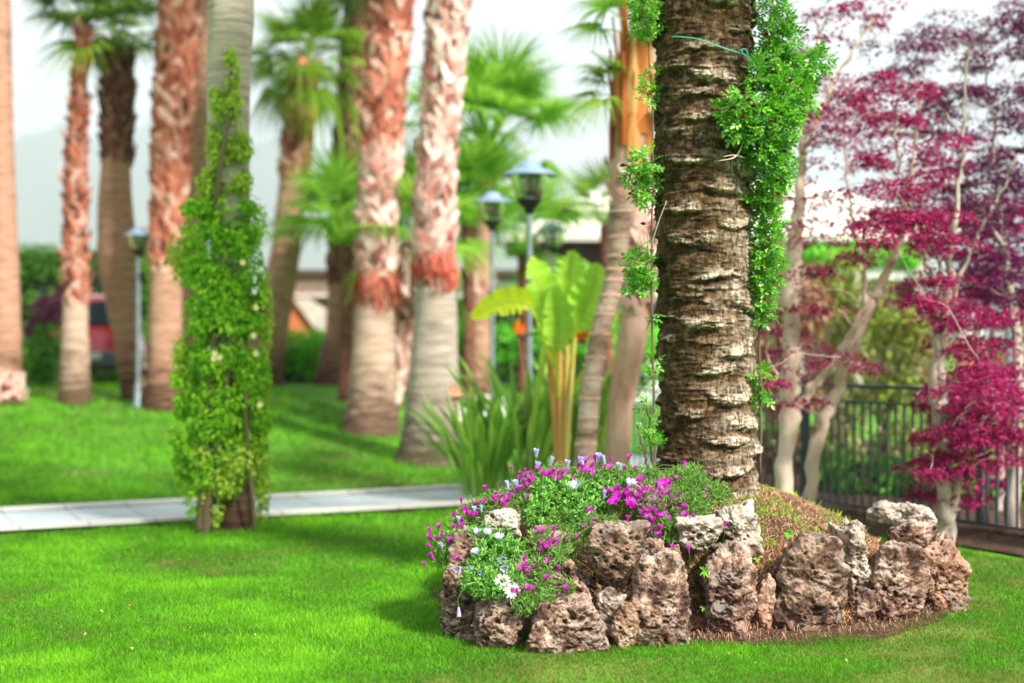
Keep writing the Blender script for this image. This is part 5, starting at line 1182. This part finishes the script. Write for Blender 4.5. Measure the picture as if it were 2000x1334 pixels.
# dead leaves and roots in the gaps between the rocks
g = np.random.default_rng(44); m = MB(); N = 5000
x = g.uniform(.2, 2.5, N); y = g.uniform(7.3, 8.3, N); r = bed_r(x, y); k = (r > .86) & (r < 1.03); x, y = x[k], y[k]; h, _ = mound(x, y)
ax = np.stack([g.normal(0, .6, len(x)), g.normal(-.3, .4, len(x)), g.normal(-.6, .7, len(x))], 1); sz = g.uniform(.02, .07, len(x))
m.inst(np.array([(0,-.5,0),(0,.5,0),(1,.3,0),(1,-.3,0)]), np.array([(0,1,2),(0,2,3)]), np.stack([x, y, h+g.uniform(0, .05, len(x))], 1), xframes(ax), np.stack([sz, .0035*np.ones(len(x)), sz], 1), g.uniform(0, .7, len(x)))
tag(m.build('dead_stalks', M['dry']), kind='stuff')

# ================================================================== FLOWERING PLANTS
def Yf(px, py):
    b = 8.30-(py-890)/(1170-890)*1.02
    if px < 960: b += (960-px)/100*.12
    return min(8.4, max(7.14, b))
def fleshy(name, root, blobs, n, size, mat, seed):
    g = np.random.default_rng(seed); p, d, _ = blob_points(blobs, n, .45); T = 5   # short shoots, each a whorl of finger leaves
    m = MB()
    for k in range(T):
        ax = d*.8+g.normal(0, .75, (n, 3))+np.array([0, -.1, .35]); m.inst(*FINGER, p+d*.012*k*.4, xframes(ax, g.normal(size=(n, 3))), size*g.uniform(.6, 1.2, n), np.clip(g.normal(.46, .2, n), 0, 1))
    return m.build(name, mat, root)
def broad(name, root, blobs, n, size, mat, seed):
    g = np.random.default_rng(seed); p, d, _ = blob_points(blobs, n, .45); m = MB(); TV = OVAL[0]*np.array([1, .62, 1])
    for k in range(4):
        ax = d*.7+g.normal(0, .65, (n, 3))+np.array([0, -.1, .35]); up = d+g.normal(0, .5, (n, 3))+np.array([0, -.3, .6]); up /= np.linalg.norm(up, axis=1)[:, None]
        m.inst(TV, OVAL[1], p, xframes(ax, up), size*g.uniform(.55, 1.2, n), np.clip(g.normal(.45, .2, n), 0, 1))
    return m.build(name, mat, root)
def bl(px, py, rx, ry, dy=.06, rd=None): Y = Yf(px, py)+dy; return pb(px, py, Y, rx, ry, rd)
PL = []
def plant(name, label, cat, grp, blobs, kind, n, size, seed, anchor):
    B = np.array(blobs); c = B[:, :3].mean(0); hz, _ = mound(c[0], c[1]+.1); root = thing(name, label, cat, (c[0], c[1]+.1, float(hz)), grp)
    (fleshy if kind == 'ice' else broad)('foliage', root, blobs, n, size, M['ice_leaf' if kind == 'ice' else 'daisy_leaf'], seed)
    g = np.random.default_rng(seed); m = MB()
    for b in B:
        for _ in range(7):
            d = g.normal(size=3); d /= np.linalg.norm(d); m.tube(spline([c+g.normal(0, .03, 3), (c+b[:3])/2+g.normal(0, .03, 3), b[:3], b[:3]+d*b[3:6]*.9], 8), np.linspace(.003, .0015, 8), 4, cap=False)
    m.build('stems', M['stem'], root); PL.append((kind, anchor, root)); return root
G1, G2 = 'magenta ice plants on the stone bed', 'white daisy plants on the stone bed'
plant('ice_plant', 'ice plant carpeting the bed below the palm trunk, thick with magenta flowers', 'ice plant', G1, [bl(1330,985,60,34),bl(1290,1010,55,38),bl(1270,975,60,34),bl(1330,945,50,26),bl(1300,1040,35,26)], 'ice', 2400, .026, 1, (1300,1000))
plant('ice_plant', 'ice plant tuft spilling over the flat pale rock', 'ice plant', G1, [bl(1370,960,40,30),bl(1348,1000,36,26),bl(1400,965,26,18),bl(1330,1040,18,14)], 'ice', 800, .026, 2, (1385,985))
plant('ice_plant', 'ice plant along the crest beside the palm foot with upright magenta buds', 'ice plant', G1, [bl(1200,935,60,22),bl(1250,930,45,20),bl(1345,925,30,16),bl(1150,935,45,18)], 'ice', 1100, .026, 3, (1220,920))
plant('ice_plant', 'ice plant hanging at the outer end over the lawn', 'ice plant', G1, [bl(870,1075,24,34),bl(900,1030,28,28),bl(930,1000,32,22),bl(968,985,36,22)], 'ice', 850, .026, 4, (890,1040))
plant('ice_plant', 'ice plant on the crest behind the daisies, sprinkled with magenta flowers', 'ice plant', G1, [bl(1060,940,40,20,.2),bl(1090,930,40,20,.2),bl(1020,965,40,24,.15)], 'ice', 700, .026, 5, (1070,930))
plant('ice_plant', 'straggling ice plant trailing over the shadowed rocks between daisies and overhanging rock', 'ice plant', G1, [bl(1110,1065,38,22),bl(1075,1090,26,24),bl(1150,1040,40,24),bl(1100,1020,36,22),bl(1105,1110,24,20),bl(1060,1060,30,26,.0),bl(1050,1110,26,20,.0),bl(1180,1025,36,18,-.02),bl(1095,1085,24,20,-.03)], 'ice', 1150, .026, 6, (1090,1060))
plant('ice_plant', 'ice plant cascading down to the wide low rock under the open daisies', 'ice plant', G1, [bl(1055,1170,26,16),bl(1030,1180,30,16),bl(1010,1150,30,20),bl(1060,1140,20,24),bl(1110,1145,10,12,-.02)], 'ice', 650, .024, 7, (1040,1160))
plant('daisy_plant', 'big bushy daisy plant on top with half-closed white flowers', 'daisy plant', G2, [bl(1085,975,46,34),bl(1050,1000,44,34),bl(1130,985,50,36),bl(1180,965,46,30),bl(1110,950,44,22),bl(1060,960,34,26),bl(1130,1010,34,24),bl(1215,950,30,22)], 'daisy', 1900, .036, 8, (1120,950))
plant('daisy_plant', 'daisy plant drooping at the outer end with lilac-white half-open flowers', 'daisy plant', G2, [bl(905,1062,34,30),bl(940,1060,38,32),bl(975,1050,36,28),bl(1000,1080,34,28),bl(950,1090,36,26),bl(890,1090,22,24)], 'daisy', 1000, .034, 9, (930,1060))
plant('daisy_plant', 'dark-leaved daisy plant low down with two open pinkish daisies', 'daisy plant', G2, [bl(940,1140,38,28),bl(970,1150,38,26),bl(925,1115,26,20),bl(985,1120,30,22),bl(1005,1140,22,18)], 'daisy', 850, .032, 10, (975,1150))

# magenta flowers
def cup_mesh(name, mats, n, L, spread, w, seed, K=1.4):
    L *= K; w *= K
    g = np.random.default_rng(seed); m = MB()
    for k in range(n):
        a = k*2*math.pi/n*1.0+g.uniform(-.15, .15); e = spread*g.uniform(.75, 1.15)
        o = np.array([math.cos(a), math.sin(a), 0]); s = np.array([-math.sin(a), math.cos(a), 0])
        p0 = o*.0035; p1 = p0+(o*math.sin(e*.5)+np.array([0,0,math.cos(e*.5)]))*L*.5; p2 = p1+(o*math.sin(e)+np.array([0,0,math.cos(e)]))*L*.5*g.uniform(.85, 1.1)
        v = g.uniform(.2, .9); m.add([p0-s*w*.35, p0+s*w*.35, p1+s*w*.55, p1-s*w*.55, p2+s*w*.28, p2-s*w*.28], [(0,1,2,3),(3,2,4,5)], v)
    m.lathe([(0,-.008),(.0042,-.005),(.0050,0),(.003,.004)], (0,0,0), 7, .6, 1)
    return m.mesh(name, mats)
MAGS = [cup_mesh('flower', [M['magenta'], M['stem']], 26, .030, s, .0052, i) for i, s in enumerate((.35, .55, .85, 1.25, .45))]
WHT = [cup_mesh('flower', [M['white_petal'], M['stem']], 14, .034, s, .0085, 20+i) for i, s in enumerate((.22, .40, .75))]
OPN = cup_mesh('flower', [M['pink_petal'], M['stem']], 14, .034, 1.45, .010, 33)
m = MB(); m.lathe([(0,.006),(.006,.005),(.0075,.001),(.007,-.002)], (0,0,.002), 10); EYE = m.mesh('flower_eye', M['dark_eye'])
def put_flower(kind, px, py, mesh, tilt=None, sc=1., eye=False, stem=.08, gg=np.random.default_rng(77), hang=False):
    root = min((q for q in PL if q[0] == kind), key=lambda q: (q[1][0]-px)**2+1.3*(q[1][1]-py)**2)[2]
    Y = Yf(px, py)-.035; p = P(px, py, Y); d = np.array(tilt if tilt is not None else (gg.normal(0, .35), -.35+gg.normal(0, .3), 1.), float)
    if tilt is None and px < 920: d[0] -= .5
    d /= np.linalg.norm(d); o = link('flower', mesh, root, loc=tuple(p-np.array(root.location)))
    o.rotation_euler = Vector(d).to_track_quat('Z', 'Y').to_euler(); o.scale = (sc,)*3
    m = MB(); b = p-d*stem*.5-np.array([0, -.05, stem*.7]) if not hang else p+np.array([.05, .06, .10])
    if hang: q = spline([p-d*.004, p-d*.03+np.array([0,.01,.02]), b+np.array([0,0,.01]), b-np.array([-.03,0,.04])], 8)
    else: q = spline([p-d*.004, p-d*stem*.4, b], 6)
    m.tube(q, .0016, 4, .6, cap=False); m.build('flower_stem', M['stem'], root)
    if eye: link('flower_eye', EYE, o, loc=(0, 0, .002))
def cz(x, y): return 800+x/3.032, 860+y/3.032
g = np.random.default_rng(12)
MAG = [(685,220),(705,245),(780,205),(800,215),(830,205),(850,235),(880,210),(905,235),(690,290),(655,300),(640,335),(700,350),(590,335),(515,330),(540,350),(485,355),(520,370),(550,390),(575,395),(435,372),(385,395),(350,440),(345,425),(275,460),(320,480),(320,525),(270,530),(170,530),(135,590),(170,598),(210,570),(240,610),(140,700),(95,748),(290,712),(1082,172),(1105,205),(1080,225),(1185,130),(1187,175),(1265,180),(1298,112),(1240,225),(1325,185),(1375,255),(1360,270),(1470,262),(1520,265),(1550,270),(1575,240),(1620,160),(1010,205),(1240,300),(1210,320),(1185,325),(1260,330),(1220,375),(1285,355),(1330,340),(1340,300),(1350,365),(1400,330),(1440,330),(1320,400),(1345,410),(1380,420),(1460,340),(1520,345),(1545,365),(1530,380),(1560,350),(1590,375),(1475,395),(1420,450),(1410,470),(1430,500),(1495,455),(1575,430),(1610,415),(1640,455),(1670,475),(1760,310),(1770,350),(1865,515),(1805,560),(1665,562),(1395,545),(1430,550),(1460,540),(1480,575),(1450,610),(1475,680),(1555,645),(1655,662),(1060,420),(1100,440),(1090,490),(1080,520),(1095,545),(775,545),(760,565),(855,540),(785,635),(780,665),(830,625),(870,645),(935,600),(995,585),(1070,625),(825,735),(870,770),(675,770),(800,830),(650,910),(690,890),(725,905),(920,895),(1015,345)]
for i, (a, b) in enumerate(MAG):
    px, py = cz(a, b); dense = 1180 < a < 1700 and 240 < b < 560
    put_flower('ice', px, py, MAGS[(i*3) % 5 if dense else (0, 1, 4, 0, 2)[i % 5]], sc=g.uniform(.75, 1.05)*(1.15 if dense else .9))
LM = [q for q in MAG if q[0] < 1150]
for i in range(46):
    a, b = LM[i*7 % len(LM)]; px, py = cz(a+g.normal(0, 38), b+g.normal(0, 30)); put_flower('ice', px, py, MAGS[(0, 1, 4)[i % 3]], sc=g.uniform(.6, .95))
for i in range(34):
    a, b = [(1300,330),(1400,350),(1540,350),(1420,450),(1250,290),(800,215),(1090,180)][i % 7]; px, py = cz(a+g.normal(0, 55), b+g.normal(0, 38)); put_flower('ice', px, py, MAGS[i % 4], sc=g.uniform(.7, 1.0))
for i, (a, b) in enumerate([(1300,310),(1380,310),(1500,335),(1420,360),(1370,345),(1300,380),(1440,380),(1410,430),(1560,330),(1500,280),(1240,345)]):
    px, py = cz(a, b); put_flower('ice', px, py, MAGS[2+i % 2], sc=1.1, tilt=(g.normal(0,.3), -.8, .6))
for i, (a, b, k) in enumerate([(748,100,1),(830,150,0),(750,180,1),(932,168,1),(1003,148,1),(1025,170,0),(1125,130,1),(1155,140,0),(1240,190,1),(585,290,0),(635,285,1),(980,300,2),(1150,345,0),(1295,285,2),(385,435,1),(290,490,1),(425,425,0),(395,565,2),(450,565,2),(525,595,2),(195,640,1),(400,680,2),(570,700,2),(580,750,2),(300,755,2),(335,755,2),(410,775,0),(610,850,2)]):
    px, py = cz(a, b); put_flower('daisy', px, py, WHT[k], sc=(1.2 if b < 350 else .85)*g.uniform(.85, 1.05)*(1.15 if k == 2 else 1.), stem=.10 if b < 320 else .06, tilt=(g.normal(0,.3), -.5 if k == 2 else -.1, .9) if b < 700 else (g.normal(0,.4), -.7, -.1))
for a, b in ((548,835),(605,890)): px, py = cz(a, b); put_flower('daisy', px, py, OPN, tilt=(.05, -1, .25), eye=True, sc=1.0)
px, py = cz(290, 990); put_flower('daisy', px, py, WHT[0], tilt=(.05, -.2, -1), hang=True)

# weeds in the gaps
def weed(label, px, py, Y, n, L, seed):
    g = np.random.default_rng(seed); c = P(px, py, Y); root = thing('weed', label, 'weed', c, 'weeds between the rocks'); m = MB()
    a = np.arange(n)*6.283/n+g.normal(0, .25, n); ax = np.stack([np.cos(a), np.full(n, -.5), np.sin(a)], 1); up = np.tile([0, -1., .3], (n, 1))
    m.inst(OVAL[0]*np.array([1, .5, 1]), OVAL[1], np.tile(c, (n, 1)), xframes(ax, up), L*g.uniform(.8, 1.1, n), g.uniform(.5, .9, n)); m.build('leaves', M['rose_leaf'], root)
weed('star-shaped weed growing in the dark gap beside the upright blocky rock', 1376, 1115, 7.50, 7, .042, 1)
weed('tiny weed low in the same dark gap, near the grass', 1372, 1188, 7.42, 6, .022, 2)
weed('small bright weed at the top of the gap beside the biggest pitted rock', 1540, 1042, 7.62, 22, .03, 3)
weed('green tuft in the gap above the upright blocky rock', 1478, 1092, 7.55, 7, .024, 4)
